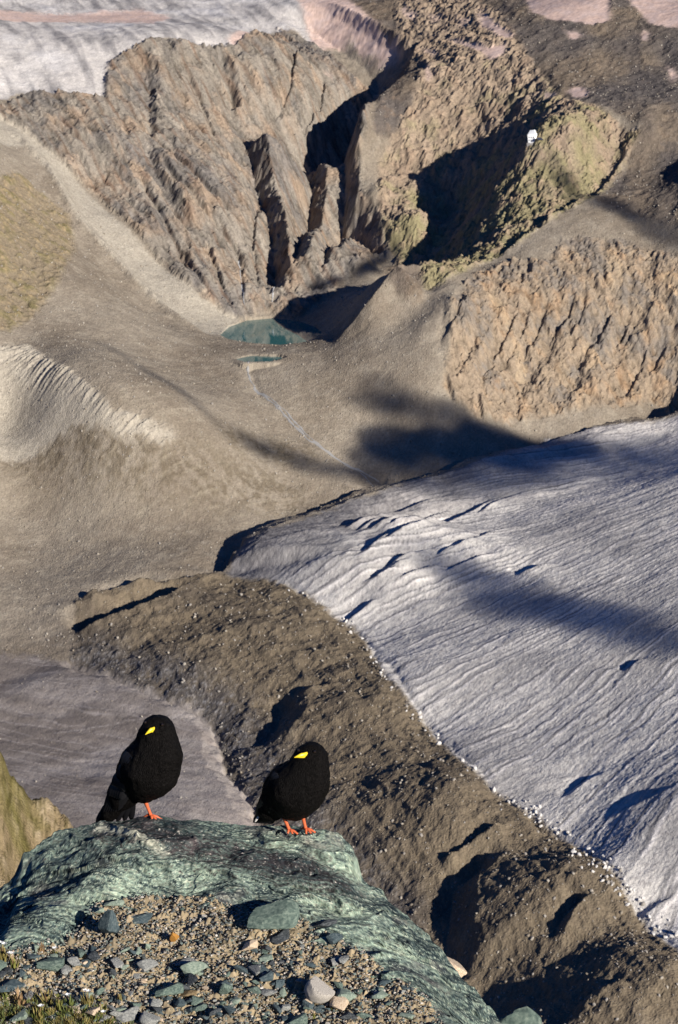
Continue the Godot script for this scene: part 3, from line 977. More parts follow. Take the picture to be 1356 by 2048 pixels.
				11:   # gravel
					e = big * 3.5 + n2.get_noise_2d(x + 31.0, D) * 2.5 + mid * 0.7 + fine * 0.35
					q = Color(0.46, 0.415, 0.365)
					q = q.lerp(Color(0.37, 0.35, 0.34), clampf(wide * 1.8 + x / 700.0, 0.0, 1.0) * 0.8)
					q = q.lerp(Color(0.30, 0.29, 0.295), clampf(tone2.get_noise_2d(x + mid * 8.0, D * 0.6 + rag * 20.0) * 1.2 + (x - 300.0) / 200.0, 0.0, 1.0) * 0.45)
					q = q.lerp(Color(0.52, 0.44, 0.37), clampf(rag * 1.5 - x / 600.0, 0.0, 1.0) * 0.6)
			dh += e * w
			col += q * w
			sum += w
		if sum > 0.0:
			dh /= sum
			col = col / sum
		var gr := 1.0 + fine * 0.13 + mid * 0.05 + rag * 0.05
		cc[c] = Color(clampf(col.r * gr, 0, 1), clampf(col.g * gr, 0, 1), clampf(col.b * gr, 0, 1))
		hh[c] = h + dh
	rows_out[r] = [hh, cc, ids]

# ------------------------------------------------------------------ water
func draped(path: Array, width: float, lift: float) -> ArrayMesh:
	var P := PackedVector3Array()
	var I := PackedInt32Array()
	var L: Array[Vector2] = []
	for i in path.size() - 1:
		var a := plan(path[i][0], path[i][1])
		var b := plan(path[i + 1][0], path[i + 1][1])
		var n := maxi(1, int(a.distance_to(b) / 4.0))
		for k in n: L.append(a.lerp(b, k / float(n)))
	var wob: FastNoiseLite = nz[1]
	for i in L.size() - 1:
		var t := (L[i + 1] - L[i]).normalized()
		var s := Vector2(-t.y, t.x)
		var w := width * (0.35 + 1.9 * absf(wob.get_noise_2d(i * 9.0, 5.0)))
		var mid := L[i] + s * wob.get_noise_2d(i * 3.0, 50.0) * width * 1.6
		for k in [-1.0, -0.4, 0.4, 1.0]:
			var q: Vector2 = mid + s * (w * k)
			P.append(Vector3(q.x, height_at(q.x, q.y) + lift - absf(k) * lift * 0.9, -q.y))
		if i > 0:
			for k in 3:
				var b := (i - 1) * 4 + k
				I.append_array(PackedInt32Array([b, b + 4, b + 5, b, b + 5, b + 1]))
	var N := soft_normals(P, I)
	if N[0].y < 0.0:
		I.reverse()
		N = soft_normals(P, I)
	return mesh_of(P, N, I)

func flat_water(called: String, label: String, level: float, ring: Array, mat: Material) -> void:
	var P := PackedVector3Array()
	var I := PackedInt32Array()
	var mid := Vector3.ZERO
	var n := ring.size()
	for i in n:
		for s in 5:
			var f := s / 5.0
			var u := cubic_interpolate(ring[i][0], ring[(i + 1) % n][0], ring[(i + n - 1) % n][0], ring[(i + 2) % n][0], f)
			var v := cubic_interpolate(ring[i][1], ring[(i + 1) % n][1], ring[(i + n - 1) % n][1], ring[(i + 2) % n][1], f)
			var D := level / drop(u, v)
			P.append(Vector3(bearing(u, v) * D, level, -D))
			mid += P[-1]
	n = P.size()
	mid /= n
	P.append(mid)
	for i in n:
		I.append_array(PackedInt32Array([n, i, (i + 1) % n]))
	var N := PackedVector3Array()
	N.resize(P.size())
	N.fill(Vector3.UP)
	if ((P[I[2]] - P[I[0]]).cross(P[I[1]] - P[I[0]])).y < 0.0: I.reverse()
	tag(obj(called, mesh_of(P, N, I), mat), label, "", "", "structure")

func build_water() -> void:
	var lake := rough(Color(0.03, 0.12, 0.12), 0.05)
	lake.metallic_specular = 0.5
	flat_water("lake", "small teal lake at the foot of the rock face", LAKE_Y, LAKE, lake)
	flat_water("pond", "narrow shallow pond just below the teal lake", POND_Y, POND, lake)
	var wet := rough(Color(0.24, 0.235, 0.225), 0.75)
	var foam := rough(Color(0.34, 0.34, 0.34), 0.5)
	tag(obj("stream", draped([[500, 722], [495, 745], [510, 780], [560, 820], [610, 875], [690, 930], [775, 968]], 1.5, 0.9), wet), "thin stream running from the lake down to the glacier", "", "", "structure")
	tag(obj("stream", draped([[512, 780], [570, 822], [622, 878], [650, 900], [720, 945], [778, 970]], 0.9, 0.9), wet), "thinner side strand of the stream below the pond", "", "", "structure")
	tag(obj("waterfall", draped([[478, 525], [482, 560], [486, 590], [490, 625]], 0.8, 1.6), foam), "thin white waterfall on the rock face left of the gully", "", "", "structure")
	tag(obj("waterfall", draped([[548, 575], [545, 600], [540, 625]], 0.7, 1.6), foam), "short waterfall at the foot of the gully above the lake", "", "", "structure")

# ------------------------------------------------------------------ clouds between the sun and the valley
func cloud(label: String, from: Array, to: Array, wide: float, thick: float, far: float, density: float) -> void:
	# a drift of soft puffs whose shade falls along the line from - to
	var r := RandomNumberGenerator.new()
	r.seed = int(from[0]) * 7 + int(to[1])
	var a := ground_hit(from[0], from[1])
	var b := ground_hit(to[0], to[1])
	var side := b - a
	var X := side - sun_dir * side.dot(sun_dir)
	var L := X.length()
	X /= L
	var Y := sun_dir.cross(X).normalized()
	var t := thing("cloud", label, "cloud", (a + b) * 0.5 + sun_dir * far)
	var n := 9
	for k in n:
		var f := (k + 0.5) / n - 0.5 + r.randf_range(-0.06, 0.06)
		var fog := FogVolume.new()
		fog.name = "puff"
		fog.shape = RenderingServer.FOG_VOLUME_SHAPE_ELLIPSOID
		fog.basis = Basis(X, Y, X.cross(Y).normalized()).rotated(sun_dir, r.randf_range(-0.35, 0.35))
		var taper := 1.0 - 1.3 * f * f
		fog.size = Vector3(L * r.randf_range(0.25, 0.5), wide * taper * r.randf_range(0.55, 1.0), thick * r.randf_range(0.6, 1.0))
		fog.position = X * (L * f) + Y * (wide * r.randf_range(-0.16, 0.16)) + sun_dir * r.randf_range(-60.0, 60.0)
		var m := FogMaterial.new()
		m.density = density * r.randf_range(0.6, 1.1)
		m.albedo = Color(0.95, 0.95, 0.95)
		fog.material = m
		t.add_child(fog, true)

func build_clouds() -> void:
	cloud("long drifting cloud over the middle of the white glacier", [880, 1110], [1420, 1300], 92.0, 60.0, 1600.0, 0.02)
	cloud("low cloud over the foot of the tan wall above the glacier rim", [740, 900], [1120, 880], 76.0, 80.0, 1500.0, 0.06)
	cloud("ragged upper end of the low cloud at the foot of the tan wall", [720, 790], [960, 860], 70.0, 60.0, 1640.0, 0.022)
	cloud("thin cloud over the upper right rim of the white glacier", [880, 960], [1440, 890], 70.0, 50.0, 1700.0, 0.035)
	cloud("small thin cloud over the slope below the hut", [1090, 320], [1380, 490], 44.0, 40.0, 1400.0, 0.022)
	cloud("thin veil of cloud over the left moraine slope", [210, 690], [450, 870], 30.0, 30.0, 1560.0, 0.014)
	cloud("small dense cloud over the hollow above the lake", [630, 585], [800, 500], 26.0, 40.0, 1300.0, 0.06)
	cloud("small ragged cloud over the stream", [490, 880], [760, 960], 40.0, 40.0, 1600.0, 0.026)


# ------------------------------------------------------------------ loose rocks
func stone_mesh(seed_: int, level: int, size: Vector3, cuts: int, lump := 0.12) -> ArrayMesh:
	var r := RandomNumberGenerator.new()
	r.seed = seed_
	var planes: Array[Plane] = []
	for i in cuts:
		var n := Vector3(r.randfn(), r.randfn(), r.randfn()).normalized()
		planes.append(Plane(n, r.randf_range(0.32, 0.68)))
	var P := PackedVector3Array([Vector3.UP, Vector3.DOWN, Vector3.RIGHT, Vector3.LEFT, Vector3.FORWARD, Vector3.BACK])
	var I := PackedInt32Array([0, 4, 2, 0, 2, 5, 0, 5, 3, 0, 3, 4, 1, 2, 4, 1, 5, 2, 1, 3, 5, 1, 4, 3])
	for l in level:
		var J := PackedInt32Array()
		var seen := {}
		for k in range(0, I.size(), 3):
			var m: Array[int] = []
			for e in 3:
				var a := I[k + e]
				var b := I[k + (e + 1) % 3]
				var key := Vector2i(mini(a, b), maxi(a, b))
				if not seen.has(key):
					seen[key] = P.size()
					P.append((P[a] + P[b]).normalized())
				m.append(seen[key])
			J.append_array(PackedInt32Array([I[k], m[0], m[2], m[0], I[k + 1], m[1], m[2], m[1], I[k + 2], m[0], m[1], m[2]]))
		I = J
	var n := noise(seed_ + 100, 0.9, 3)
	for i in P.size():
		var d := P[i]
		var q := 1.0 + n.get_noise_3dv(d) * lump * 1.4
		for p in planes:
			var t := d.dot(p.normal)
			if t > 0.05: q = minf(q, p.d / t)
		q += n.get_noise_3dv(d * 4.0) * lump * 0.35
		P[i] = d * q * size
	# faceted: every triangle its own corners where it turns sharply
	var N := soft_normals(P, I)
	var P2 := PackedVector3Array()
	var N2 := PackedVector3Array()
	var I2 := PackedInt32Array()
	for k in range(0, I.size(), 3):
		var f := (P[I[k + 2]] - P[I[k]]).cross(P[I[k + 1]] - P[I[k]]).normalized()
		for e in 3:
			I2.append(P2.size())
			P2.append(P[I[k + e]])
			var s := N[I[k + e]]
			N2.append(f.lerp(s, clampf((s.dot(f) - 0.93) / 0.06, 0.0, 1.0)).normalized())
	return mesh_of(P2, N2, I2)

func build_scatter() -> void:
	var r := RandomNumberGenerator.new()
	r.seed = 5
	var kinds: Array[ArrayMesh] = []
	for k in 4: kinds.append(stone_mesh(40 + k, 1, Vector3(1, 0.8, 0.9), 5))
	# countless stones on the moraines
	for kind in 3:
		var mm := MultiMesh.new()
		mm.transform_format = MultiMesh.TRANSFORM_3D
		mm.mesh = kinds[kind]
		var T: Array[Transform3D] = []
		for i in 26000:
			var c := r.randi_range(4, NC - 5)
			var q := r.randi_range(0, NR - 2)
			var id := REG[q * NC + c]
			var p := 1.0
			if id == 6: p = 0.4
			elif id == 0 or id == 10 or id == 11: p = 0.55
			elif id == 9: p = 0.5
			elif id == 5: p = 0.06
			else: p = 0.0
			if r.randf() > p: continue
			var s := 0.28 + 0.35 * r.randf() + 1.0 * pow(r.randf(), 6.0)
			if id == 6: s *= 1.15
			var D := rowD[q]
			var x := a_of(c) * D
			T.append(Transform3D(Basis.from_euler(Vector3(r.randf(), r.randf() * TAU, r.randf())).scaled(Vector3.ONE * s), Vector3(x, H[q * NC + c] + s * 0.2, -D)))
		mm.instance_count = T.size()
		for i in T.size(): mm.set_instance_transform(i, T[i])
		var o := MultiMeshInstance3D.new()
		o.multimesh = mm
		o.material_override = [M.far_rock, M.far_grey, M.far_pale][kind]
		o.name = numbered("scattered_stones")
		add_child(o)
		tag(o, ["countless small brown stones strewn over the moraines", "countless small grey stones strewn over the moraines", "countless small tan stones strewn over the moraines"][kind], "stones", "", "stuff")
	# larger boulders one can count
	for i in 90:
		var u := r.randf_range(200, 1300)
		var v := r.randf_range(1170, 1980)
		var g := ground_hit(u, v)
		var id := REG[clampi(int(row_of(-g.z)), 0, NR - 1) * NC + clampi(int(col_of(g.x / -g.z)), 0, NC - 1)]
		if id != 6: continue
		var s := r.randf_range(0.9, 1.9)
		var o := obj("moraine_boulder", kinds[i % 4], M.far_rock if i % 3 else M.far_grey)
		o.position = Vector3(g.x, height_at(g.x, -g.z) + s * 0.3, g.z)
		o.rotation = Vector3(r.randf(), r.randf() * TAU, r.randf())
		o.scale = Vector3.ONE * s
		tag(o, ["grey", "brown", "brown"][i % 3] + " boulder lying loose on the " + ("upper" if v < 1400 else "middle" if v < 1700 else "lower") + " part of the debris ridge" + (", near the ice rim" if u > 300 + (v - 1150) * 0.95 else ", towards the side glacier"), "boulder", "boulders on the debris ridge")
	# pale blocks along the glacier's near edge
	var edge := [[560, 1170], [640, 1212], [700, 1255], [735, 1300], [770, 1355], [850, 1452], [930, 1532], [1000, 1592], [1060, 1632], [1160, 1702], [1200, 1745], [1250, 1795], [1330, 1880]]
	for i in 190:
		var k := r.randi_range(0, edge.size() - 2)
		if r.randf() < 0.5: k = r.randi_range(7, edge.size() - 2)
		var t := r.randf()
		var u: float = lerpf(edge[k][0], edge[k + 1][0], t) + r.randfn() * (6.0 if k < 7 else 18.0) + (2.0 if k < 7 else 14.0)
		var v: float = lerpf(edge[k][1], edge[k + 1][1], t) + r.randfn() * 5.0
		var g := ground_hit(u, v)
		var s := r.randf_range(0.7, 1.7) + 1.2 * pow(r.randf(), 4.0)
		var o := obj("ice_block", kinds[i % 4], M.ice_block if i % 4 else M.far_grey)
		o.position = Vector3(g.x, height_at(g.x, -g.z) + s * 0.4, g.z)
		o.rotation = Vector3(r.randf(), r.randf() * TAU, r.randf())
		o.scale = Vector3(1.0, r.randf_range(0.7, 1.3), 1.0) * s
		tag(o, ["small", "middling", "larger"][0 if s < 1.0 else 1 if s < 1.5 else 2] + " pale block on the " + ["far end", "upper stretch", "middle stretch", "lower middle stretch", "lower stretch", "near end"][clampi(int((v - 1165.0) / 120.0), 0, 5)] + " of the glacier's broken rim", "block", "blocks along the near edge of the glacier")

# ------------------------------------------------------------------ the hut
func prism(base: PackedVector2Array, y0: float, top: PackedVector2Array, ytop: PackedFloat32Array) -> ArrayMesh:
	# flat-sided body between two rings of corners
	var st := SurfaceTool.new()
	st.begin(Mesh.PRIMITIVE_TRIANGLES)
	st.set_smooth_group(-1)
	var n := base.size()
	var cen := Vector3.ZERO
	for i in n: cen += Vector3(top[i].x, ytop[i], top[i].y) / n
	var add := func(a: Vector3, b: Vector3, c: Vector3) -> void:
		var mid := Vector3(0, y0 * 0.5 + cen.y * 0.5, 0)
		if (b - a).cross(c - a).dot((a + b + c) / 3.0 - mid) > 0.0:
			var t := b
			b = c
			c = t
		for p in [a, b, c]: st.add_vertex(p)
	for i in n:
		var j := (i + 1) % n
		var a := Vector3(base[i].x, y0, base[i].y)
		var b := Vector3(base[j].x, y0, base[j].y)
		var c := Vector3(top[i].x, ytop[i], top[i].y)
		var d := Vector3(top[j].x, ytop[j], top[j].y)
		add.call(a, b, d)
		add.call(a, d, c)
		add.call(c, d, cen)
	st.generate_normals()
	return st.commit()

func build_hut() -> void:
	var g := ground_hit(1064, 277)
	var lowest := 1e9
	for q in [[-5, 0], [5, 0], [0, 5], [0, -5]]:
		lowest = minf(lowest, height_at(g.x + q[0], -g.z - q[1]))
	var t := thing("mountain_hut", "small faceted silver hut standing on the rock knoll", "hut", Vector3(g.x, lowest - 0.3, g.z))
	var silver := rough(Color(0.62, 0.64, 0.66), 0.42)
	silver.metallic = 0.15
	var bright := rough(Color(0.86, 0.87, 0.88), 0.35)
	var dark := rough(Color(0.03, 0.035, 0.045), 0.2)
	var stone := rough(Color(0.30, 0.28, 0.26))
	t.scale = Vector3.ONE * 1.2
	obj("foundation", prism(PackedVector2Array([Vector2(-5, 3), Vector2(0, 5.4), Vector2(5, 2.5), Vector2(4, -4), Vector2(-4, -4)]), -2.5, PackedVector2Array([Vector2(-5, 3), Vector2(0, 5.4), Vector2(5, 2.5), Vector2(4, -4), Vector2(-4, -4)]), PackedFloat32Array([1.2, 1.2, 1.2, 1.2, 1.2])), stone, t)
	var base := PackedVector2Array([Vector2(-3.6, 1.8), Vector2(1.8, 4.2), Vector2(4.2, 1.6), Vector2(3.2, -3.2), Vector2(-3.0, -3.2)])
	var shoulder := PackedVector2Array([Vector2(-4.6, 2.4), Vector2(2.8, 5.0), Vector2(4.6, 1.8), Vector2(3.6, -3.6), Vector2(-3.6, -3.8)])
	obj("wall", prism(base, 1.2, shoulder, PackedFloat32Array([9.0, 10.5, 10.2, 9.8, 9.2])), bright, t)
	var lid := PackedVector2Array()
	for q in shoulder: lid.append(q * 0.55 + Vector2(0.4, -0.3))
	var roof := obj("roof", prism(PackedVector2Array([shoulder[0] * 0.98, shoulder[1] * 0.98, shoulder[2] * 0.98, shoulder[3] * 0.98, shoulder[4] * 0.98]), 9.0, lid, PackedFloat32Array([13.0, 13.8, 13.6, 13.0, 12.8])), silver, t)
	# windows on the front
	for k in 6:
		var f := 0.2 + 0.3 * (k % 3)
		var y := 3.8 + 2.8 * (k / 3)
		var rise := (y - 1.2) / 8.5
		var a := base[0].lerp(shoulder[0], rise)
		var b := base[1].lerp(shoulder[1], rise)
		var p := a.lerp(b, f)
		var w := BoxMesh.new()
		w.size = Vector3(0.8, 0.9, 0.12)
		var o := obj("window", w, dark, t)
		o.position = Vector3(p.x, y, p.y)
		o.rotation.y = -atan2((b - a).y, (b - a).x)
	# the dark panel array on the slope below it
	var h := ground_hit(1080, 281)
	var panel := thing("solar_panel", "small dark tilted panel on the slope just right of the silver hut", "panel", Vector3(h.x, height_at(h.x, -h.z), h.z))
	var box := BoxMesh.new()
	box.size = Vector3(7.0, 0.25, 4.2)
	var top := obj("panel", box, rough(Color(0.035, 0.04, 0.055), 0.25), panel)
	top.position.y = 2.0
	top.rotation = Vector3(0.5, 0.3, -0.1)
	for s in [-1.0, 1.0]:
		var leg := BoxMesh.new()
		leg.size = Vector3(0.25, 3.0, 0.25)
		var o := obj("leg", leg, M.far_grey, panel)
		o.position = Vector3(2.4 * s, 0.5, 0)

# ------------------------------------------------------------------ the ledge in front
const EDGE := [[-900, 1900, 5.70], [-500, 1885, 5.72], [-300, 1870, 5.73], [-160, 1860, 5.74], [-60, 1800, 5.78], [0, 1762, 5.80], [40, 1722, 5.81], [60, 1692, 5.82], [90, 1678, 5.83], [130, 1657, 5.84], [200, 1647, 5.85], [250, 1642, 5.86], [280, 1634, 5.86], [330, 1637, 5.86], [350, 1646, 5.87], [385, 1640, 5.87], [430, 1640, 5.88], [460, 1645, 5.88], [520, 1650, 5.87], [600, 1653, 5.86],
	[660, 1664, 5.84], [690, 1680, 5.82], [705, 1696, 5.80], [716, 1722, 5.77], [728, 1762, 5.745], [745, 1768, 5.74], [765, 1776, 5.73], [779, 1806, 5.70], [800, 1822, 5.68], [830, 1850, 5.64], [855, 1872, 5.61], [880, 1897, 5.58], [930, 1958, 5.50], [975, 2010, 5.42], [1010, 2060, 5.36], [1060, 2130, 5.28]]
const CONTACT := [[-900, 1960], [-400, 1950], [-160, 1935], [0, 1905], [70, 1893], [140, 1872], [175, 1835], [215, 1802], [300, 1792], [380, 1795], [430, 1804], [500, 1815], [590, 1832], [650, 1868], [720, 1905], [780, 1950], [850, 1995], [885, 2040], [930, 2110], [1060, 2190]]
var boulder_top := Spline.new()
var gravel_noise := FastNoiseLite.new()
var gravel_fine := FastNoiseLite.new()

func along(list: Array, u: float, k: int) -> float:
	for i in list.size() - 1:
		if u <= list[i + 1][0]:
			return lerpf(list[i][k], list[i + 1][k], clampf((u - list[i][0]) / (list[i + 1][0] - list[i][0]), 0.0, 1.0))
	return list[-1][k]

func gravel_plane(D: float) -> float:
	return -2.542 - 0.2 * (5.64 - D)

func gravel_D(u: float, v: float) -> float:      # where the sight line meets the gravel
	var k := drop(u, v)
	return (2.542 + 0.2 * 5.64) / (0.2 - k)

func gravel_y(x: float, D: float) -> float:
	return gravel_plane(D) + gravel_noise.get_noise_2d(x, D) * 0.018 + gravel_fine.get_noise_2d(x, D) * 0.005

func build_ledge() -> void:
	gravel_noise = noise(60, 5.0, 3)
	gravel_fine = noise(61, 45.0, 3, "fbm", 0.65)
	# boulder surface
	var X := PackedFloat64Array()
	var Y := PackedFloat64Array()
	var V := PackedFloat64Array()
	var put := func(u: float, v: float, D: float) -> void:
		var p := pt(u, v, D)
		X.append(p.x)
		Y.append(D)
		V.append(p.y)
	for q in EDGE: put.call(q[0], q[1], q[2])
	for q in CONTACT:
		var D := gravel_D(q[0], q[1])
		put.call(q[0], q[1], D)
		if q[0] > 100 and q[0] < 700:
			var p := pt(q[0], q[1], D)
			X.append(p.x)
			Y.append(D - 0.25)
			V.append(gravel_plane(D - 0.25) - 0.2)
	for q in [[60, 1780, 5.72], [20, 1800, 5.71], [150, 1720, 5.75], [170, 1790, 5.63], [300, 1715, 5.715], [300, 1760, 5.668], [400, 1720, 5.715], [400, 1765, 5.665], [500, 1712, 5.725], [500, 1700, 5.76], [500, 1770, 5.66], [600, 1730, 5.71], [620, 1775, 5.655], [230, 1690, 5.75], [430, 1682, 5.775],
			[690, 1790, 5.645], [660, 1830, 5.59], [745, 1830, 5.60], [780, 1880, 5.53], [850, 1930, 5.46], [900, 1990, 5.38], [950, 2060, 5.30], [0, 1830, 5.66], [-80, 1860, 5.66]]:
		put.call(q[0], q[1], q[2])
	boulder_top.fit(X, Y, V, 0.0002)
	var cols := 660
	var deep := 300
	var back := 36
	var rows := deep + back
	var P := PackedVector3Array()
	var C := PackedColorArray()
	P.resize(cols * rows)
	C.resize(cols * rows)
	# coarse table of the spline, then cubic in between
	var gx := 130
	var gy := 50
	var tab := PackedFloat32Array()
	tab.resize(gx * gy)
	var x0 := -1.8
	var x1 := 0.5
	var d0 := 5.0
	var d1 := 5.95
	for j in gy:
		for i in gx:
			tab[j * gx + i] = boulder_top.at(lerpf(x0, x1, i / float(gx - 1)), lerpf(d0, d1, j / float(gy - 1)))
	var foliation := noise(70, 1.0, 4, "ridged", 0.5)
	var streak := noise(71, 1.0, 5, "fbm", 0.62)
	var warp := noise(72, 7.0, 3)
	var lump := noise(73, 7.0, 4, "fbm", 0.5)
	var pit := noise(74, 70.0, 3, "fbm", 0.65)
	var patch := noise(75, 3.2, 3)
	var crease := noise(77, 1.0, 1)
	# broken faces: jittered cells, each a tilted plane
	var cells: Array = []
	var rr := RandomNumberGenerator.new()
	rr.seed = 79
	for size in [[0.18, 0.07], [0.05, 0.09]]:
		var q := PackedFloat32Array()
		for i in 60 * 60: q.append_array(PackedFloat32Array([rr.randf(), rr.randf(), rr.randf_range(-1, 1), rr.randf_range(-1, 1), rr.randf_range(-1, 1)]))
		cells.append([size[0], size[1], q])
	var facet := func(which: int, bx: float, by: float) -> float:
		var size: float = cells[which][0]
		var q: PackedFloat32Array = cells[which][2]
		var gx0 := int(floor(bx / size)) + 25
		var gy0 := int(floor(by / size)) + 15
		var best := 1e9
		var out := 0.0
		for oy: int in [-1, 0, 1]:
			for ox: int in [-1, 0, 1]:
				var k := (((gy0 + oy) % 60 + 60) % 60 * 60 + ((gx0 + ox) % 60 + 60) % 60) * 5
				var dx := bx - (gx0 + ox - 25 + q[k]) * size
				var dy := by - (gy0 + oy - 15 + q[k + 1]) * size
				var d := dx * dx + dy * dy
				if d < best:
					best = d
					out = (dx * q[k + 2] + dy * q[k + 3]) * cells[which][1] + q[k + 4] * size * 0.006
		return out
	var hit := func(u: float, v: float) -> Vector2:      # where a sight line meets the smooth boulder
		var k := drop(u, v)
		var D := 5.2
		while D < 5.95:
			if boulder_top.at(bearing(u, v) * D, D) > k * D: break
			D += 0.004
		return Vector2(bearing(u, v) * D, D)
	var band0: Vector2 = hit.call(215, 1662)
	var band1: Vector2 = hit.call(665, 1768)
	var strip0: Vector2 = hit.call(200, 1655)
	var strip1: Vector2 = hit.call(330, 1712)
	var mint: Array[Vector3] = []
	for q in [[560, 1695, 0.05], [640, 1800, 0.06], [230, 1790, 0.06], [400, 1765, 0.05], [690, 1745, 0.04], [800, 1900, 0.05], [130, 1810, 0.05], [690, 1830, 0.05]]:
		var h: Vector2 = hit.call(q[0], q[1])
		mint.append(Vector3(h.x, h.y, q[2]))
	var notch: Array[Vector2] = []
	for q in [[70, 1700], [45, 1755], [14, 1800], [4, 1850]]: notch.append(hit.call(q[0], q[1]))
	var off_line := func(p: Vector2, a: Vector2, b: Vector2) -> float:
		var t := clampf((p - a).dot(b - a) / (b - a).length_squared(), 0.0, 1.0)
		return (p - a - (b - a) * t).length()
	var work := func(c: int) -> void:
		var u := lerpf(-900.0, -150.0, c / 50.0) if c < 50 else lerpf(-150.0, 1050.0, (c - 50) / float(cols - 51))
		var ev := along(EDGE, u, 1)
		var De := along(EDGE, u, 2) + 0.004 * lump.get_noise_2d(u * 0.01, 3.0)
		var vc := along(CONTACT, u, 1)
		var a := bearing(u, ev)
		var Dc := gravel_D(u, vc)
		var Df := minf(Dc, De - 0.02) - 0.10
		for r in rows:
			var s := minf(r / float(deep - 1), 1.0)
			var D := lerpf(Df, De, s)
			var over := maxf(0.0, (r - deep + 1) / float(back))
			var x := a * D
			# height from the table
			var fx := clampf((x - x0) / (x1 - x0) * (gx - 1), 0.0, gx - 1.001)
			var fy := clampf((D - d0) / (d1 - d0) * (gy - 1), 0.0, gy - 1.001)
			var ix := int(fx)
			var iy := int(fy)
			var k0 := maxi(ix - 1, 0)
			var k3 := mini(ix + 2, gx - 1)
			var line: Array[float] = [0.0, 0.0, 0.0, 0.0]
			for m in 4:
				var b := clampi(iy - 1 + m, 0, gy - 1) * gx
				line[m] = cubic_interpolate(tab[b + ix], tab[b + ix + 1], tab[b + k0], tab[b + k3], fx - ix)
			var y := cubic_interpolate(line[1], line[2], line[0], line[3], fy - iy)
			# round the far edge over and down
			if over > 0.0:
				D += over * 0.10
				x = a * D
				y -= over * over * 0.25 + over * 0.75
			# foliation dips to the right; ledges and broken faces follow it
			var p := Vector2(x, D)
			var wq := warp.get_noise_2d(x * 0.7, D) * 0.06
			var w2 := warp.get_noise_2d(x * 2.6 + 9.0, D * 2.6) * 0.016
			var b1 := x * 0.93 - D * 0.36 * 1.6
			var b2 := x * 0.36 + D * 0.93 * 1.6 + y * 0.8 + wq + w2
			var lm := lump.get_noise_2d(x, D)
			var pi := pit.get_noise_2d(x, D + y)
			var c0 := patch.get_noise_2d(x * 4.0 + 11.0, D * 4.0)
			var f1 := foliation.get_noise_2d(b1 * 2.0, b2 * 18.0)
			var f2 := streak.get_noise_2d(b1 * 8.0 + lm * 2.0, b2 * 52.0)
			var f3 := streak.get_noise_2d(b1 * 26.0 + 60.0 + c0 * 8.0, b2 * 110.0 + c0 * 14.0)
			var l1 := b2 * 11.0 + b1 * 1.5 + lm * 0.4
			var saw := l1 - floorf(l1)
			saw = minf(saw, (1.0 - saw) * 3.0)
			var fa: float = facet.call(0, b1 * 0.7 + w2 * 2.0, b2 + wq)
			var edge_in := smoothstep(0.0, 0.05, De - D) if over == 0.0 else 1.0
			var c1 := 0.35 - absf(crease.get_noise_2d(b1 * 2.6, b2 * 4.2))
			var c2 := 0.35 - absf(crease.get_noise_2d(b1 * 7.0 + 40.0, b2 * 13.0))
			var c3 := 0.35 - absf(crease.get_noise_2d(b1 * 20.0 + 70.0, b2 * 42.0))
			var rise := c1 * 0.042 + c2 * 0.010 + c3 * 0.002 + fa + saw * 0.012 * (0.4 + lm) + f2 * 0.0008 + pi * 0.0012
			y += rise * lerpf(0.4, 0.7, edge_in)
			for m in notch.size() - 1:
				var dn: float = off_line.call(p, notch[m], notch[m + 1])
				y -= 0.012 * exp(-dn * dn / 0.0004)
			if x < notch[1].x: y -= 0.02 * smoothstep(0.0, 0.03, notch[1].x - x)
			P[r * cols + c] = Vector3(x, y, -D + (rise * 0.6 if over == 0.0 else 0.0) * edge_in)
			# colours: dark blue green rock, mint and pale streaks, dark lichen on the flat top
			var pa := patch.get_noise_2d(x * 1.2 + wq * 3.0, D * 1.6)
			var mn := 0.0
			for m in mint: mn += exp(-((x - m.x) ** 2 + ((D - m.y) * 1.5) ** 2) / (m.z * m.z))
			var q := Color(0.265, 0.31, 0.30)
			q = q.lerp(Color(0.38, 0.43, 0.40), clampf(0.3 + f1 * 0.9 + pa * 1.2 + f3 * 1.6, 0.0, 1.0))
			q = q.lerp(Color(0.51, 0.575, 0.51), clampf(f2 * 2.8 + pa * 0.8 + mn * 0.9 + 0.02, 0.0, 1.0) * 0.88)
			q = q.lerp(Color(0.69, 0.73, 0.63), clampf(f3 * 3.8 + f2 * 1.8 - 0.5 + mn * 0.6, 0.0, 1.0) * 0.9)
			q = q.lerp(Color(0.135, 0.165, 0.18), clampf(-f2 * 2.6 - pa * 1.0 - f3 * 1.6 + lm * 0.6 - 0.1 - mn * 0.4, 0.0, 1.0) * 0.85)
			var bd: float = off_line.call(p, band0, band1)
			var li := clampf(exp(-bd * bd / 0.0030) * 1.5 + f2 * 2.4 + f3 * 1.6 - 0.6, 0.0, 1.0)
			q = q.lerp(Color(0.145, 0.135, 0.15), li * 0.9)
			q = q.lerp(Color(0.66, 0.62, 0.58), clampf(pi * 2.6 + f3 - 0.95, 0.0, 1.0) * exp(-bd * bd / 0.006))
			var sd: float = off_line.call(p, strip0, strip1)
			q = q.lerp(Color(0.64, 0.635, 0.57), clampf(exp(-sd * sd / 0.00016) * 1.4 + f3 * 1.5 - 0.3, 0.0, 1.0) * 0.85)
			q = q.lerp(Color(0.40, 0.34, 0.34), clampf(patch.get_noise_2d(x * 2.0 + 30.0, D * 2.0) * 1.6 - 0.4, 0.0, 1.0) * 0.6)
			var t := 1.0 + pi * 0.35 + f3 * 0.15
			C[r * cols + c] = Color(clampf(q.r * t, 0, 1), clampf(q.g * t, 0, 1), clampf(q.b * t, 0, 1))
	var job := WorkerThreadPool.add_group_task(work, cols)
	WorkerThreadPool.wait_for_group_task_completion(job)
	var I := PackedInt32Array()
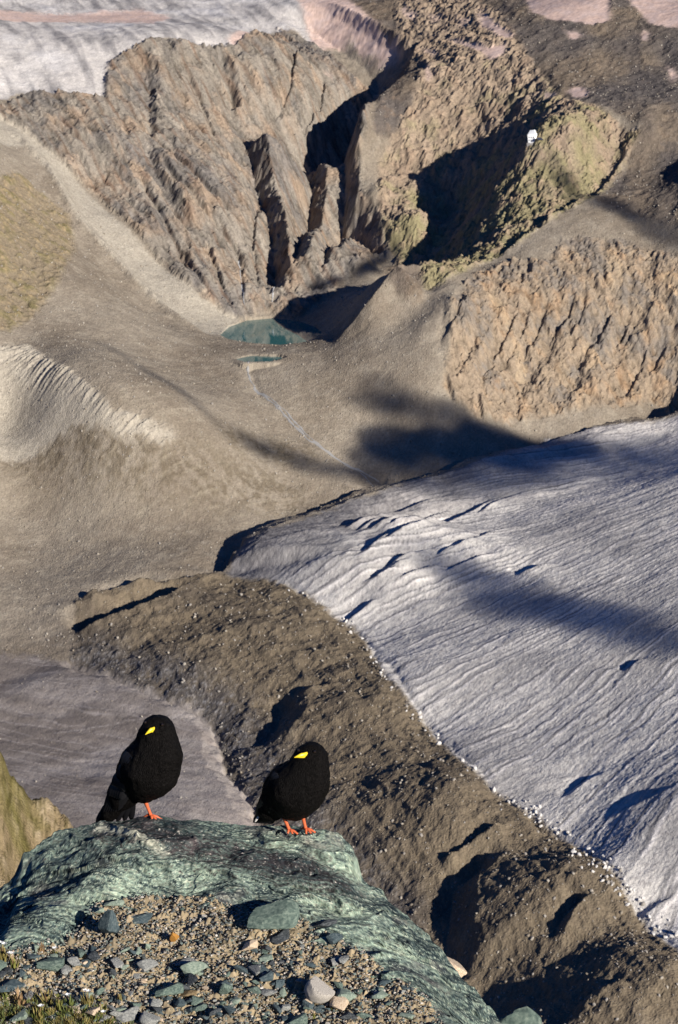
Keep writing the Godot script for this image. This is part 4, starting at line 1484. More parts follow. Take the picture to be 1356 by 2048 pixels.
	for r in rows - 1:
		for c in cols - 1:
			var b := r * cols + c
			I.append_array(PackedInt32Array([b, b + cols, b + cols + 1, b, b + cols + 1, b + 1]))
	var rock := painted(0.85)
	rock.specular_mode = BaseMaterial3D.SPECULAR_SCHLICK_GGX
	rock.metallic_specular = 0.18
	tag(obj("boulder", mesh_of(P, soft_normals(P, I), I, C), rock), "large streaked green boulder that both birds stand on", "boulder")
	# gravel
	var gc := 460
	var gr := 245
	var GP := PackedVector3Array()
	var GC := PackedColorArray()
	GP.resize(gc * gr)
	GC.resize(gc * gr)
	var clod := noise(80, 26.0, 4, "fbm", 0.6)
	var crumb := noise(81, 95.0, 2, "fbm", 0.6)
	var tint := noise(82, 6.0, 3)
	var soil := func(r: int) -> void:
		for c in gc:
			var D := lerpf(2.6, 4.85, r / 20.0) if r < 20 else lerpf(4.85, 5.78, (r - 20) / float(gr - 21))
			var u := lerpf(-900.0, -170.0, c / 40.0) if c < 40 else lerpf(-170.0, 1010.0, (c - 40) / float(gc - 41))
			var a := (u - 678.0) / FOCAL * 1.06
			var x := a * D
			var vv := 1024.0 + FOCAL * tan(atan(-gravel_plane(D) / D) - PITCH)
			var Dc := gravel_D(u, along(CONTACT, u, 1))
			var cl := clod.get_noise_2d(x, D)
			var cr := crumb.get_noise_2d(x, D)
			var y := gravel_y(x, D) + maxf(cl, -0.25) * 0.017 + cr * 0.005
			if D > Dc: y -= (D - Dc) * 0.9
			GP[r * gc + c] = Vector3(x, y, -D)
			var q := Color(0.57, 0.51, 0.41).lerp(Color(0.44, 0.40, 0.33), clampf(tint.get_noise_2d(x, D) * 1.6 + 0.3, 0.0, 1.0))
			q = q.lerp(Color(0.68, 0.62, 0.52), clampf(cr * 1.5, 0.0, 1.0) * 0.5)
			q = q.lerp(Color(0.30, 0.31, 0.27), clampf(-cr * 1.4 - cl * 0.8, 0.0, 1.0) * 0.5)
			GC[r * gc + c] = q
	job = WorkerThreadPool.add_group_task(soil, gr)
	WorkerThreadPool.wait_for_group_task_completion(job)
	I = PackedInt32Array()
	for r in gr - 1:
		for c in gc - 1:
			var b := r * gc + c
			I.append_array(PackedInt32Array([b, b + gc, b + gc + 1, b, b + gc + 1, b + 1]))
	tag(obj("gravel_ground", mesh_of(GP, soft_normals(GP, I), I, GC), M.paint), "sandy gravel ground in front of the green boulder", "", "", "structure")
	build_spur()
	build_mountainside()

func build_mountainside() -> void:
	# the steep slope that falls from the ledge to the valley floor
	var n := noise(95, 0.02, 5, "ridged", 0.55)
	var f := noise(96, 0.3, 4)
	var P := PackedVector3Array()
	var C := PackedColorArray()
	var rows := 120
	var cols := 70
	for r in rows:
		var D := 4.6 * pow(1500.0 / 4.6, r / float(rows - 1))
		for c in cols:
			var x := lerpf(-1.0, 1.0, c / float(cols - 1)) * (3.0 + D * 1.1)
			var y := maxf(-3.3 - (D - 4.6) * 1.15, -800.0)
			var k := n.get_noise_2d(x, D)
			P.append(Vector3(x, y - absf(k) * minf(D * 0.05, 30.0) + f.get_noise_2d(x, D) * minf(0.1 * D, 0.8) * 0.4, -D))
			C.append(Color(0.46, 0.43, 0.38).lerp(Color(0.38, 0.38, 0.27), clampf(k + 0.3, 0.0, 1.0)))
	var I := PackedInt32Array()
	for r in rows - 1:
		for c in cols - 1:
			var b := r * cols + c
			I.append_array(PackedInt32Array([b, b + cols, b + cols + 1, b, b + cols + 1, b + 1]))
	tag(obj("mountainside", mesh_of(P, soft_normals(P, I), I, C), M.rock), "steep mountainside falling away below the ledge", "", "", "structure")

func build_spur() -> void:
	# the grassy spur of the near mountainside, below and left of the boulder
	var rim := [[-1600, 900], [-260, 1400], [-100, 1440], [0, 1500], [20, 1552], [45, 1580], [65, 1600], [95, 1597], [130, 1622], [146, 1648], [170, 1680], [230, 1760], [330, 1900]]
	var cols := 280
	var rows := 170
	var P := PackedVector3Array()
	var C := PackedColorArray()
	var n := noise(90, 0.35, 4)
	var f := noise(91, 1.1, 4, "fbm", 0.65)
	var h := noise(92, 5.0, 3, "fbm", 0.65)
	for r in rows:
		for c in cols:
			var u := lerpf(-1600.0, -250.0, c / 40.0) if c < 40 else lerpf(-250.0, 320.0, (c - 40) / float(cols - 41))
			var ev := along(rim, u, 1)
			var De := 74.0 + 3.0 * n.get_noise_1d(u * 0.004)
			var top := drop(u, ev) * De
			var s := r / 131.0
			var D := lerpf(46.0, De, minf(s, 1.0))
			var y := top - (De - D) * 0.62
			if s > 1.0:
				D += (s - 1.0) * 8.0
				y -= (s - 1.0) * 26.0
			var x := bearing(u, ev) * D
			var k := n.get_noise_2d(x, D)
			var g := f.get_noise_2d(x, D)
			var hh := h.get_noise_2d(x, D)
			P.append(Vector3(x, y + k * 0.30 + g * 0.22 + hh * 0.06, -D))
			var q := Color(0.52, 0.46, 0.36).lerp(Color(0.38, 0.37, 0.20), clampf(k * 1.6 + 0.35, 0.0, 1.0) * 0.8).lerp(Color(0.66, 0.60, 0.50), clampf(g * 2.2 - 0.1, 0.0, 1.0) * 0.7)
			q = q.lerp(Color(0.26, 0.24, 0.15), clampf(hh * 2.2 - 0.1, 0.0, 1.0) * 0.6)
			C.append(q)
	var I := PackedInt32Array()
	for r in rows - 1:
		for c in cols - 1:
			var b := r * cols + c
			I.append_array(PackedInt32Array([b, b + cols, b + cols + 1, b, b + cols + 1, b + 1]))
	tag(obj("grassy_spur", mesh_of(P, soft_normals(P, I), I, C), M.turf), "sunlit grassy spur below the left end of the boulder", "", "", "structure")

# ------------------------------------------------------------------ stones on the ledge
func on_ledge(u: float, v: float) -> Vector3:
	var D := gravel_D(u, v)
	return pt(u, v, D)

var landmarks: Array = []
var used_labels := {}

func stone(called: String, label: String, mat: Material, mesh: Mesh, u: float, v: float, size: Vector3, turn: Vector3, sink := 0.25, group := "", category := "stone") -> MeshInstance3D:
	var o := obj(called, mesh, mat)
	var p := on_ledge(u, v)
	o.position = Vector3(p.x, gravel_y(p.x, -p.z) + size.y * (1.0 - sink), p.z)
	o.rotation = turn
	o.scale = size
	tag(o, label, category, group)
	if group == "": landmarks.append([u, v, label])
	return o

func where_is(u: float, v: float, what: String, wide: float) -> String:
	# a label that tells a pebble by its size and by the named stone it lies next to
	var phrases := ["the big green slab", "the dark block under the slab", "the rough tan stone", "the flat pale green stone", "the rust orange stone", "the ribbed blue grey block", "the flat blue green stone", "the topmost pale stone", "the small pale green stone", "the green wedge stone", "the dark left edge stone", "the light grey stone", "the pale green chip", "the standing green chip", "the dull brown stone", "the round whitish stone", "the small white stone", "the second white stone", "the long streaked stone", "the mottled stone", "the dark slate stone", "the tall green stone", "the grey streaked stone", "the grey rounded stone", "the large dull green stone", "the black glossy stone", "the dark grey right stone", "the flat bottom edge stone", "the smooth green stone", "the dark green bottom stone", "the tiny red stone"]
	var order: Array = []
	for k in mini(landmarks.size(), phrases.size()): order.append([Vector2(landmarks[k][0] - u, landmarks[k][1] - v).length(), k])
	order.sort_custom(func(a, b): return a[0] < b[0])
	var size := "tiny" if wide < 8.0 else "small" if wide < 12.0 else "larger"
	for near in order.slice(0, 4):
		var d := Vector2(u - landmarks[near[1]][0], v - landmarks[near[1]][1])
		var side := ("right of " if d.x > 0.0 else "left of ") if absf(d.x) > absf(d.y) * 1.6 else ("below " if d.y > 0.0 else "above ") if absf(d.y) > absf(d.x) * 1.6 else ("below and right of " if d.x > 0.0 else "below and left of ") if d.y > 0.0 else ("above and right of " if d.x > 0.0 else "above and left of ")
		for far in ["", "well "] if near[0] > 45.0 else ["", "close "]:
			var label: String = size + " " + what + " pebble " + far + side + phrases[near[1]]
			if not used_labels.has(label):
				used_labels[label] = true
				return label
	return what + " pebble lying in the gravel in front of the boulder"

func build_stones() -> void:
	var r := RandomNumberGenerator.new()
	r.seed = 31
	var big: Array[ArrayMesh] = []
	for k in 6: big.append(stone_mesh(200 + k, 4, Vector3.ONE, 13, 0.05))
	var small: Array[ArrayMesh] = []
	for k in 12: small.append(stone_mesh(300 + k, 3, Vector3.ONE, 12, 0.07))
	var round_ := stone_mesh(400, 4, Vector3.ONE, 2, 0.07)
	var w := PX * 0.5
	# u, v of the middle of the foot, half width, half height, half depth in pixels of the photograph
	var a: MeshInstance3D
	a = stone("green_slab", "big green slab of rock tilted up against the boulder", M.green, big[0], 532, 1868, Vector3(64, 16, 46) * PX, Vector3(0.75, 0.25, 0.22), -0.9)
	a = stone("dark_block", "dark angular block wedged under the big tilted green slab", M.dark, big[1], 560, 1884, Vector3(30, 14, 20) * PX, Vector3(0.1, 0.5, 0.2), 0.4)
	a = stone("tan_stone", "rough tan stone in front of the big green slab", M.tan, big[2], 501, 1898, Vector3(25, 17, 18) * PX, Vector3(0.2, 0.9, 0.1), 0.3)
	a = stone("pale_green_stone", "flat pale green stone just right of the rough tan stone", M.pale_green, big[3], 535, 1918, Vector3(21, 9, 19) * PX, Vector3(0.3, 0.4, 0.1), 0.1)
	a = stone("rust_stone", "small rust orange stone standing upright on the gravel", M.rust, big[4], 351, 1883, Vector3(11, 15, 10) * PX, Vector3(0.1, 0.3, 0.05), 0.15)
	a = stone("slate_block", "ribbed blue grey block standing in the gravel near the boulder's left end", M.slate, big[5], 226, 1882, Vector3(33, 28, 20) * PX, Vector3(0.15, 0.3, 1.45), 0.1)
	a = stone("blue_green_stone", "flat blue green stone lying right of the ribbed block", M.slate, big[1], 280, 1843, Vector3(31, 10, 20) * PX, Vector3(0.25, 0.1, 0.0), 0.2)
	a = stone("pale_green_stone", "pale green stone lying at the foot of the boulder above the ribbed block", M.pale_green, big[0], 223, 1822, Vector3(25, 10, 14) * PX, Vector3(0.2, 0.1, 0.05), 0.0)
	a = stone("pale_green_stone", "small pale green stone left of the ribbed block", M.pale_green, big[2], 200, 1835, Vector3(13, 9, 12) * PX, Vector3(0.1, 0.8, 0.0), 0.1)
	a = stone("green_wedge", "green wedge shaped stone with a pale edge on the left of the gravel", M.green, big[3], 108, 1938, Vector3(42, 18, 26) * PX, Vector3(0.45, 0.15, 0.1), 0.1)
	a = stone("slate_stone", "dark blue green stone at the left edge of the gravel", M.slate, big[4], 25, 1990, Vector3(36, 14, 24) * PX, Vector3(0.35, 0.4, 0.1), 0.2)
	a = stone("grey_stone", "light grey rounded stone below the pale green chips", M.grey, big[5], 293, 1948, Vector3(24, 13, 18) * PX, Vector3(0.3, 0.2, 0.1), 0.2)
	a = stone("pale_green_stone", "pale green chip above the light grey rounded stone", M.pale_green, big[1], 277, 1912, Vector3(14, 6, 10) * PX, Vector3(0.2, 1.2, 0.2), 0.1)
	a = stone("pale_green_stone", "narrow pale green chip standing beside another green chip", M.pale_green, big[4], 298, 1902, Vector3(7, 11, 8) * PX, Vector3(0.1, 0.4, 0.3), 0.1)
	a = stone("brown_stone", "dull brown stone lying low in the gravel in the middle", M.brown, big[2], 378, 1992, Vector3(24, 11, 17) * PX, Vector3(0.3, 0.5, 0.0), 0.2)
	a = stone("round_stone", "round whitish speckled stone at the right of the gravel", M.white, round_, 641, 2000, Vector3(29, 24, 26) * PX, Vector3(0.3, 0.4, 0.2), 0.15)
	a = stone("white_stone", "small white stone beside the dark shadow of the big slab", M.white, small[0], 388, 1838, Vector3(8, 6, 7) * PX, Vector3(0.1, 0.2, 0.3), 0.1)
	a = stone("white_stone", "small whitish stone right of another white stone near the boulder's foot", M.white, small[1], 408, 1838, Vector3(10, 6, 8) * PX, Vector3(0.2, 1.2, 0.1), 0.1)
	a = stone("streaked_stone", "long grey streaked stone below the rust orange stone", M.grey, big[0], 366, 1926, Vector3(27, 9, 14) * PX, Vector3(0.25, 0.15, 0.0), 0.2)
	a = stone("mottled_stone", "mottled green and white stone below the long streaked stone", M.pale_green, big[5], 385, 1952, Vector3(31, 15, 20) * PX, Vector3(0.35, 0.3, 0.1), 0.3)
	a = stone("slate_stone", "dark slate stone in the gravel left of the round whitish stone", M.slate, big[3], 535, 1968, Vector3(24, 15, 16) * PX, Vector3(0.3, 0.8, 0.2), 0.25)
	a = stone("green_stone", "tall green stone below the tan stone", M.green, big[4], 455, 1995, Vector3(16, 20, 13) * PX, Vector3(0.3, 0.4, 0.05), 0.25)
	a = stone("grey_stone", "grey streaked stone at the bottom edge below the plants", M.grey, big[1], 252, 2040, Vector3(31, 15, 22) * PX, Vector3(0.3, 0.2, 0.15), 0.2)
	a = stone("grey_stone", "grey rounded stone at the bottom edge right of the streaked one", M.grey, round_, 300, 2046, Vector3(21, 12, 17) * PX, Vector3(0.2, 0.9, 0.1), 0.2)
	a = stone("green_stone", "large dull green stone in the middle of the gravel beside the brown stone", M.green, big[0], 330, 1998, Vector3(36, 17, 22) * PX, Vector3(0.3, 0.4, 0.05), 0.25)
	a = stone("dark_stone", "black glossy stone at the boulder's foot right of the big slab", M.dark, big[2], 652, 1857, Vector3(30, 13, 18) * PX, Vector3(0.2, 0.3, 0.1), 0.3)
	a = stone("grey_stone", "dark grey stone below the black glossy stone", M.slate, big[5], 668, 1890, Vector3(20, 13, 15) * PX, Vector3(0.2, 0.3, 0.1), 0.2)
	a = stone("flat_stone", "flat grey green stone at the bottom edge left of the round stone", M.green, big[3], 600, 2048, Vector3(30, 16, 20) * PX, Vector3(0.35, 0.7, 0.25), 0.2)
	a = stone("pale_green_stone", "smooth pale green stone on the sand right of the round stone", M.pale_green, big[4], 763, 2000, Vector3(20, 9, 16) * PX, Vector3(0.35, 0.3, 0.1), 0.1)
	a = stone("green_stone", "dark green stone at the bottom right of the gravel", M.green, big[0], 395, 2022, Vector3(18, 10, 14) * PX, Vector3(0.3, 0.2, 0.1), 0.2)
	a = stone("red_stone", "tiny orange red stone at the bottom edge of the gravel", rough(Color(0.5, 0.13, 0.05), 0.7), small[2], 850, 2044, Vector3(6, 4, 5) * PX, Vector3(0.1, 0.4, 0.0), 0.1)
	# stones on the boulder itself
	var p := pt(725, 1905, 5.52)
	a = obj("lichen_stone", big[1], M.pale_green)
	a.position = pt(726, 1898, 5.515)
	a.scale = Vector3(14, 17, 11) * PX
	a.rotation = Vector3(0.2, 0.3, 0.1)
	tag(a, "small upright yellowish stone standing on the right flank of the boulder", "stone")
	a = obj("cream_rock", stone_mesh(210, 4, Vector3.ONE, 6, 0.08), M.tan)
	a.position = pt(905, 1930, 5.575)
	a.scale = Vector3(42, 17, 25) * PX
	a.rotation = Vector3(0.1, 0.1, -0.85)
	tag(a, "cream coloured rock lodged behind the right edge of the boulder", "rock")
	a = obj("dark_green_rock", stone_mesh(211, 4, Vector3.ONE, 7, 0.1), M.green)
	a.position = pt(1040, 2085, 5.75)
	a.scale = Vector3(90, 85, 80) * PX
	a.rotation = Vector3(0.1, 0.3, -0.5)
	tag(a, "dark green rock behind the lower right end of the boulder", "rock")
	# the other stones one can count
	var mats := [M.green, M.slate, M.grey, M.pale_green, M.dark, M.green, M.slate, M.tan, M.grey, M.slate]
	var words := ["dull green", "blue grey", "light grey", "pale green", "blackish", "dull green", "blue grey", "tan", "light grey", "blue grey"]
	var n := 0
	while n < 265:
		var u := r.randf_range(-20, 860)
		var v := lerpf(1800, 2046, sqrt(r.randf()))
		if v < along(CONTACT, u, 1) + 10.0: continue
		if u > 640 and r.randf() < 0.45: continue
		if v < 1880 and r.randf() < 0.45: continue
		var s := r.randf_range(5.0, 10.0) + 14.0 * pow(r.randf(), 2.2) * smoothstep(1830.0, 1960.0, v)
		var k := r.randi_range(0, 9)
		stone("pebble", where_is(u, v, words[k], s), mats[k], small[r.randi_range(0, 11)], u, v, Vector3(s * 1.25, s * r.randf_range(0.4, 0.7), s * r.randf_range(0.7, 1.1)) * PX, Vector3(r.randf_range(-0.3, 0.4), r.randf() * TAU, r.randf_range(-0.3, 0.3)), r.randf_range(0.1, 0.6), words[k] + " pebbles in the gravel", "pebble")
		n += 1
	# countless grit
	var grit: Array[ArrayMesh] = []
	for k in 3: grit.append(stone_mesh(500 + k, 1, Vector3(1, 0.7, 0.8), 7, 0.1))
	var gm := [rough(Color(0.36, 0.29, 0.21)), rough(Color(0.12, 0.145, 0.13)), rough(Color(0.24, 0.22, 0.19)), rough(Color(0.05, 0.058, 0.058)), rough(Color(0.5, 0.46, 0.4))]
	var gl := ["tan sandy grit and crumbs of the gravel ground", "green grey grit of the gravel ground", "brown grey grit of the gravel ground", "dark grit of the gravel ground", "whitish grit of the gravel ground"]
	for k in 5:
		var mm := MultiMesh.new()
		mm.transform_format = MultiMesh.TRANSFORM_3D
		mm.mesh = grit[k % 3]
		var T: Array[Transform3D] = []
		var want: int = [3600, 3400, 2400, 2200, 420][k]
		while T.size() < want:
			var u := r.randf_range(-60, 900)
			var v := r.randf_range(1790, 2075)
			if v < along(CONTACT, u, 1) - 2.0: continue
			var q := on_ledge(u, v)
			var s := r.randf_range(1.0, 2.6) + 3.0 * pow(r.randf(), 4.0)
			if k > 0: s += 2.6 * r.randf() * r.randf()
			s *= PX
			T.append(Transform3D(Basis.from_euler(Vector3(r.randf() * 3.0, r.randf() * TAU, r.randf() * 3.0)).scaled(Vector3(s, s * 0.7, s)), Vector3(q.x, gravel_y(q.x, -q.z) + maxf(0.0, 0.006 * gravel_noise.get_noise_2d(q.x * 5.0, q.z * 5.0)) + s * 0.5 + 0.002, q.z)))
		mm.instance_count = T.size()
		for i in T.size(): mm.set_instance_transform(i, T[i])
		var o := MultiMeshInstance3D.new()
		o.multimesh = mm
		o.material_override = gm[k]
		o.name = numbered("grit")
		add_child(o)
		tag(o, gl[k], "grit", "", "stuff")

# ------------------------------------------------------------------ small alpine plants
func blade(P: PackedVector3Array, I: PackedInt32Array, a: Vector3, b: Vector3, c: Vector3, wide: float, side: Vector3) -> void:
	# a leaf along a bent line a-b-c, both faces
	var n := 5
	var base := P.size()
	for i in n + 1:
		var t := i / float(n)
		var p := a.lerp(b, t).lerp(b.lerp(c, t), t)
		var w := wide * sin(PI * clampf(t * 0.86 + 0.12, 0.0, 1.0))
		P.append(p - side * w)
		P.append(p + side * w)
	for i in n:
		var k := base + i * 2
		I.append_array(PackedInt32Array([k, k + 2, k + 3, k, k + 3, k + 1]))

func plant_mesh(seed_: int, leaves: int, tall: float, upright: float) -> ArrayMesh:
	var r := RandomNumberGenerator.new()
	r.seed = seed_
	var P := PackedVector3Array()
	var I := PackedInt32Array()
	for i in leaves:
		var th := r.randf() * TAU
		var out := Vector3(cos(th), 0, sin(th))
		var h := tall * r.randf_range(0.5, 1.0)
		var o := out * h * r.randf_range(0.2, 1.0) * (1.0 - upright)
		var foot := out * r.randf() * tall * 0.35
		blade(P, I, foot, foot + o * 0.4 + Vector3.UP * h * 0.6, foot + o + Vector3.UP * h, tall * r.randf_range(0.035, 0.075), Vector3(-out.z, 0, out.x))
	return mesh_of(P, soft_normals(P, I), I)

func flower_mesh(seed_: int, size: float) -> ArrayMesh:
	var r := RandomNumberGenerator.new()
	r.seed = seed_
	var P := PackedVector3Array()
	var I := PackedInt32Array()
	for i in 5:
		var th := TAU * i / 5.0 + r.randf() * 0.3
		var out := Vector3(cos(th), 0, sin(th))
		blade(P, I, Vector3.ZERO, out * size * 0.5 + Vector3.UP * size * 0.55, out * size + Vector3.UP * size * 0.5, size * 0.33, Vector3(-out.z, 0, out.x))
	return mesh_of(P, soft_normals(P, I), I)

func build_plants() -> void:
	var r := RandomNumberGenerator.new()
	r.seed = 77
	var cols := [Color(0.10, 0.12, 0.025), Color(0.19, 0.155, 0.045), Color(0.24, 0.15, 0.07), Color(0.07, 0.085, 0.025), Color(0.16, 0.16, 0.035)]
	var mats: Array[StandardMaterial3D] = []
	for c in cols:
		var m := rough(c, 0.7)
		m.cull_mode = BaseMaterial3D.CULL_DISABLED
		m.backlight_enabled = true
		m.backlight = (c * 0.8)
		mats.append(m)
	var petal := rough(Color(0.78, 0.77, 0.72), 0.7)
	petal.cull_mode = BaseMaterial3D.CULL_DISABLED
	var tufts: Array[ArrayMesh] = []
	for k in 6: tufts.append(plant_mesh(600 + k, 16 + 5 * k, 1.0, [0.1, 0.5, 0.3, 0.7, 0.2, 0.5][k]))
	var flower := flower_mesh(650, 1.0)
	# a low mat of leaves that nobody could count
	for k in 3:
		var mm := MultiMesh.new()
		mm.transform_format = MultiMesh.TRANSFORM_3D
		mm.mesh = tufts[k]
		var T: Array[Transform3D] = []
		while T.size() < 75:
			var u := r.randf_range(-40, 270)
			var v := r.randf_range(1985, 2070)
			if v < 1990 + u * 0.14 + r.randf() * 30.0: continue
			var q := on_ledge(u, v)
			var s := r.randf_range(8.0, 20.0) * PX
			T.append(Transform3D(Basis.from_euler(Vector3(r.randf_range(-0.4, 0.4), r.randf() * TAU, r.randf_range(-0.4, 0.4))).scaled(Vector3.ONE * s), Vector3(q.x, gravel_y(q.x, -q.z), q.z)))
		mm.instance_count = T.size()
		for i in T.size(): mm.set_instance_transform(i, T[i])
		var o := MultiMeshInstance3D.new()
		o.multimesh = mm
		o.material_override = mats[[3, 0, 1][k]]
		o.name = numbered("ground_cover")
		add_child(o)
		tag(o, ["dark green low leaves covering the lower left corner", "olive low leaves covering the lower left corner", "yellowing low leaves covering the lower left corner"][k], "ground cover", "", "stuff")
	# plants one can count
	var spots := [[8, 1925, 30, 1, "withered flowering plant at the left edge beside the boulder"], [28, 1938, 26, 4, "small plant with one white flower at the left edge"], [112, 1905, 12, 0, "tiny plant with a white flower right at the foot of the boulder"],
		[82, 1905, 20, 2, "dry brown seed stalk against the boulder's foot"], [10, 2000, 24, 0, "yellow green tuft at the left edge below the dark stone"], [40, 2010, 34, 2, "tall dry stalk standing in the lower left corner"], [65, 2005, 18, 4, "yellow green fern like tuft right of the dark stone"],
		[95, 2015, 30, 1, "yellowing plant with narrow upright leaves in the lower left corner"], [120, 2030, 26, 4, "small plant with a yellow bud in the lower left corner"], [140, 2020, 22, 0, "olive tuft left of the white flower stalk"],
		[176, 2020, 26, 1, "slender stalk with a white flower above the tufts"], [205, 2030, 20, 4, "yellow tuft right of the slender white flower"], [240, 2012, 18, 1, "yellow green tuft beside the grey streaked stone"], [212, 2046, 18, 4, "white bell flower at the bottom edge"],
		[78, 2044, 26, 1, "dry pale bud stalk at the bottom edge"], [628, 2030, 13, 4, "small yellow green sprig under the round whitish stone"], [664, 2016, 11, 4, "small yellow sprig at the right of the round whitish stone"]]
	for q in spots:
		var p := on_ledge(q[0], q[1])
		var t := thing("alpine_plant", q[4], "plant", Vector3(p.x, gravel_y(p.x, -p.z), p.z))
		t.rotation.y = r.randf() * TAU
		var s: float = q[2] * PX
		var f := obj("leaves", tufts[(int(q[0]) + 3) % 6], mats[q[3]], t)
		f.scale = Vector3.ONE * s
		for k in 2 if s > 0.028 else 1:
			var tip := Vector3(r.randf_range(-0.25, 0.25), 1.15, r.randf_range(-0.25, 0.25)) * s
			var P := PackedVector3Array()
			var I := PackedInt32Array()
			for d in [Vector3.RIGHT, Vector3.BACK]:
				blade(P, I, Vector3.ZERO, tip * Vector3(0.3, 0.6, 0.3), tip, 0.0008, d)
			obj("stem", mesh_of(P, soft_normals(P, I), I), mats[2], t)
			if "flower" in q[4] or "bud" in q[4]:
				var o := obj("flower", flower, petal if not "yellow" in q[4] else mats[4], t)
				o.position = tip
				o.scale = Vector3.ONE * 6.0 * PX

# ------------------------------------------------------------------ birds
# a bird's joints: offsets in pixels of the photograph to the right and up from its foot, and z towards the viewer
const TILT := 0.394
func bp(dx: float, dy: float, z: float) -> Vector3:
	return Vector3(dx, (dy + z * sin(TILT)) / cos(TILT), z) * PX

func field(p: Vector3, B: PackedFloat32Array, k: float) -> float:
	# B: per bone ax ay az bx by bz ra rb
	var d := 1e9
	for i in range(0, B.size(), 8):
		var a := Vector3(B[i], B[i + 1], B[i + 2])
		var ab := Vector3(B[i + 3], B[i + 4], B[i + 5]) - a
		var t := clampf((p - a).dot(ab) / maxf(ab.length_squared(), 1e-12), 0.0, 1.0)
		var e := (p - a - ab * t).length() - lerpf(B[i + 6], B[i + 7], t)
		if d > 1e8: d = e
		else:
			var h := clampf(0.5 + 0.5 * (d - e) / k, 0.0, 1.0)
			d = lerpf(d, e, h) - k * h * (1.0 - h)
	return d

func net(B: PackedFloat32Array, k: float, cell: float, plume: FastNoiseLite, amp: float) -> ArrayMesh:
	var lo := Vector3.ONE * 1e9
	var hi := Vector3.ONE * -1e9
	for i in range(0, B.size(), 8):
		for e in 2:
			var c := Vector3(B[i + e * 3], B[i + e * 3 + 1], B[i + e * 3 + 2])
			var rr := Vector3.ONE * (B[i + 6 + e] + k * 0.4 + amp + cell * 2.0)
			lo = lo.min(c - rr)
			hi = hi.max(c + rr)
	var n := Vector3i(((hi - lo) / cell).ceil()) + Vector3i(2, 2, 2)
	n = Vector3i((n.x / 4 + 1) * 4 + 1, (n.y / 4 + 1) * 4 + 1, (n.z / 4 + 1) * 4 + 1)
	var F := PackedFloat32Array()
	F.resize(n.x * n.y * n.z)
	F.fill(1.0)
	var sy := n.x
	var sz := n.x * n.y
	var reach := cell * 4.0 * 0.87 + amp + cell
	for bz in range(0, n.z - 1, 4):
		for by in range(0, n.y - 1, 4):
			for bx in range(0, n.x - 1, 4):
				var mid := field(lo + Vector3(bx + 2, by + 2, bz + 2) * cell, B, k)
				var far := absf(mid) > reach
				for z in range(bz, bz + 5):
					for y in range(by, by + 5):
						for x in range(bx, bx + 5):
							var i := x + y * sy + z * sz
							if far:
								if F[i] == 1.0: F[i] = mid
							else:
								var p := lo + Vector3(x, y, z) * cell
								F[i] = field(p, B, k) - plume.get_noise_3d(p.x, p.y * 0.45, p.z) * amp
	var at := PackedInt32Array()
	at.resize(F.size())
	at.fill(-1)
	var P := PackedVector3Array()
	var I := PackedInt32Array()
	var corner := [Vector3i(0, 0, 0), Vector3i(1, 0, 0), Vector3i(0, 1, 0), Vector3i(1, 1, 0), Vector3i(0, 0, 1), Vector3i(1, 0, 1), Vector3i(0, 1, 1), Vector3i(1, 1, 1)]
	var edges := [[0, 1], [2, 3], [4, 5], [6, 7], [0, 2], [1, 3], [4, 6], [5, 7], [0, 4], [1, 5], [2, 6], [3, 7]]
	for z in n.z - 1:
		for y in n.y - 1:
			for x in n.x - 1:
				var i := x + y * sy + z * sz
				var s := F[i] < 0.0
				if (F[i + 1] < 0.0) == s and (F[i + sy] < 0.0) == s and (F[i + sy + 1] < 0.0) == s and (F[i + sz] < 0.0) == s and (F[i + sz + 1] < 0.0) == s and (F[i + sz + sy] < 0.0) == s and (F[i + sz + sy + 1] < 0.0) == s:
					continue
				var sum := Vector3.ZERO
				var m := 0
				for e in edges:
					var c0: Vector3i = corner[e[0]]
					var c1: Vector3i = corner[e[1]]
					var f0 := F[i + c0.x + c0.y * sy + c0.z * sz]
					var f1 := F[i + c1.x + c1.y * sy + c1.z * sz]
					if (f0 < 0.0) != (f1 < 0.0):
						sum += Vector3(c0).lerp(Vector3(c1), f0 / (f0 - f1))
						m += 1
				at[i] = P.size()
				P.append(lo + (Vector3(x, y, z) + sum / m) * cell)
	for z in range(1, n.z - 1):
		for y in range(1, n.y - 1):
			for x in range(1, n.x - 1):
				var i := x + y * sy + z * sz
				var s := F[i] < 0.0
				for ax in 3:
					var o: int = [1, sy, sz][ax]
					if (F[i + o] < 0.0) == s: continue
					var p: int = [sy, sz, 1][ax]
					var q: int = [sz, 1, sy][ax]
					var a := at[i]
					var b := at[i - p]
					var c := at[i - p - q]
					var d := at[i - q]
					if a < 0 or b < 0 or c < 0 or d < 0: continue
					if s: I.append_array(PackedInt32Array([a, c, b, a, d, c]))
					else: I.append_array(PackedInt32Array([a, b, c, a, c, d]))
	return mesh_of(P, soft_normals(P, I), I)

func tube(P: PackedVector3Array, I: PackedInt32Array, line: Array, radii: Array, sides := 7) -> void:
	var base := P.size()
	for i in line.size():
		var d: Vector3 = (line[mini(i + 1, line.size() - 1)] - line[maxi(i - 1, 0)]).normalized()
		var s := d.cross(Vector3(0.31, 0.2, 0.93)).normalized()
		var t := d.cross(s)
		for k in sides:
			var th := TAU * k / sides
			P.append(line[i] + (s * cos(th) + t * sin(th)) * radii[i])
	for i in line.size() - 1:
		for k in sides:
			var a := base + i * sides + k
			var b := base + i * sides + (k + 1) % sides
			I.append_array(PackedInt32Array([a, b, b + sides, a, b + sides, a + sides]))
	var end := P.size()
	P.append(line[-1])
	for k in sides: I.append_array(PackedInt32Array([base + (line.size() - 1) * sides + k, base + (line.size() - 1) * sides + (k + 1) % sides, end]))

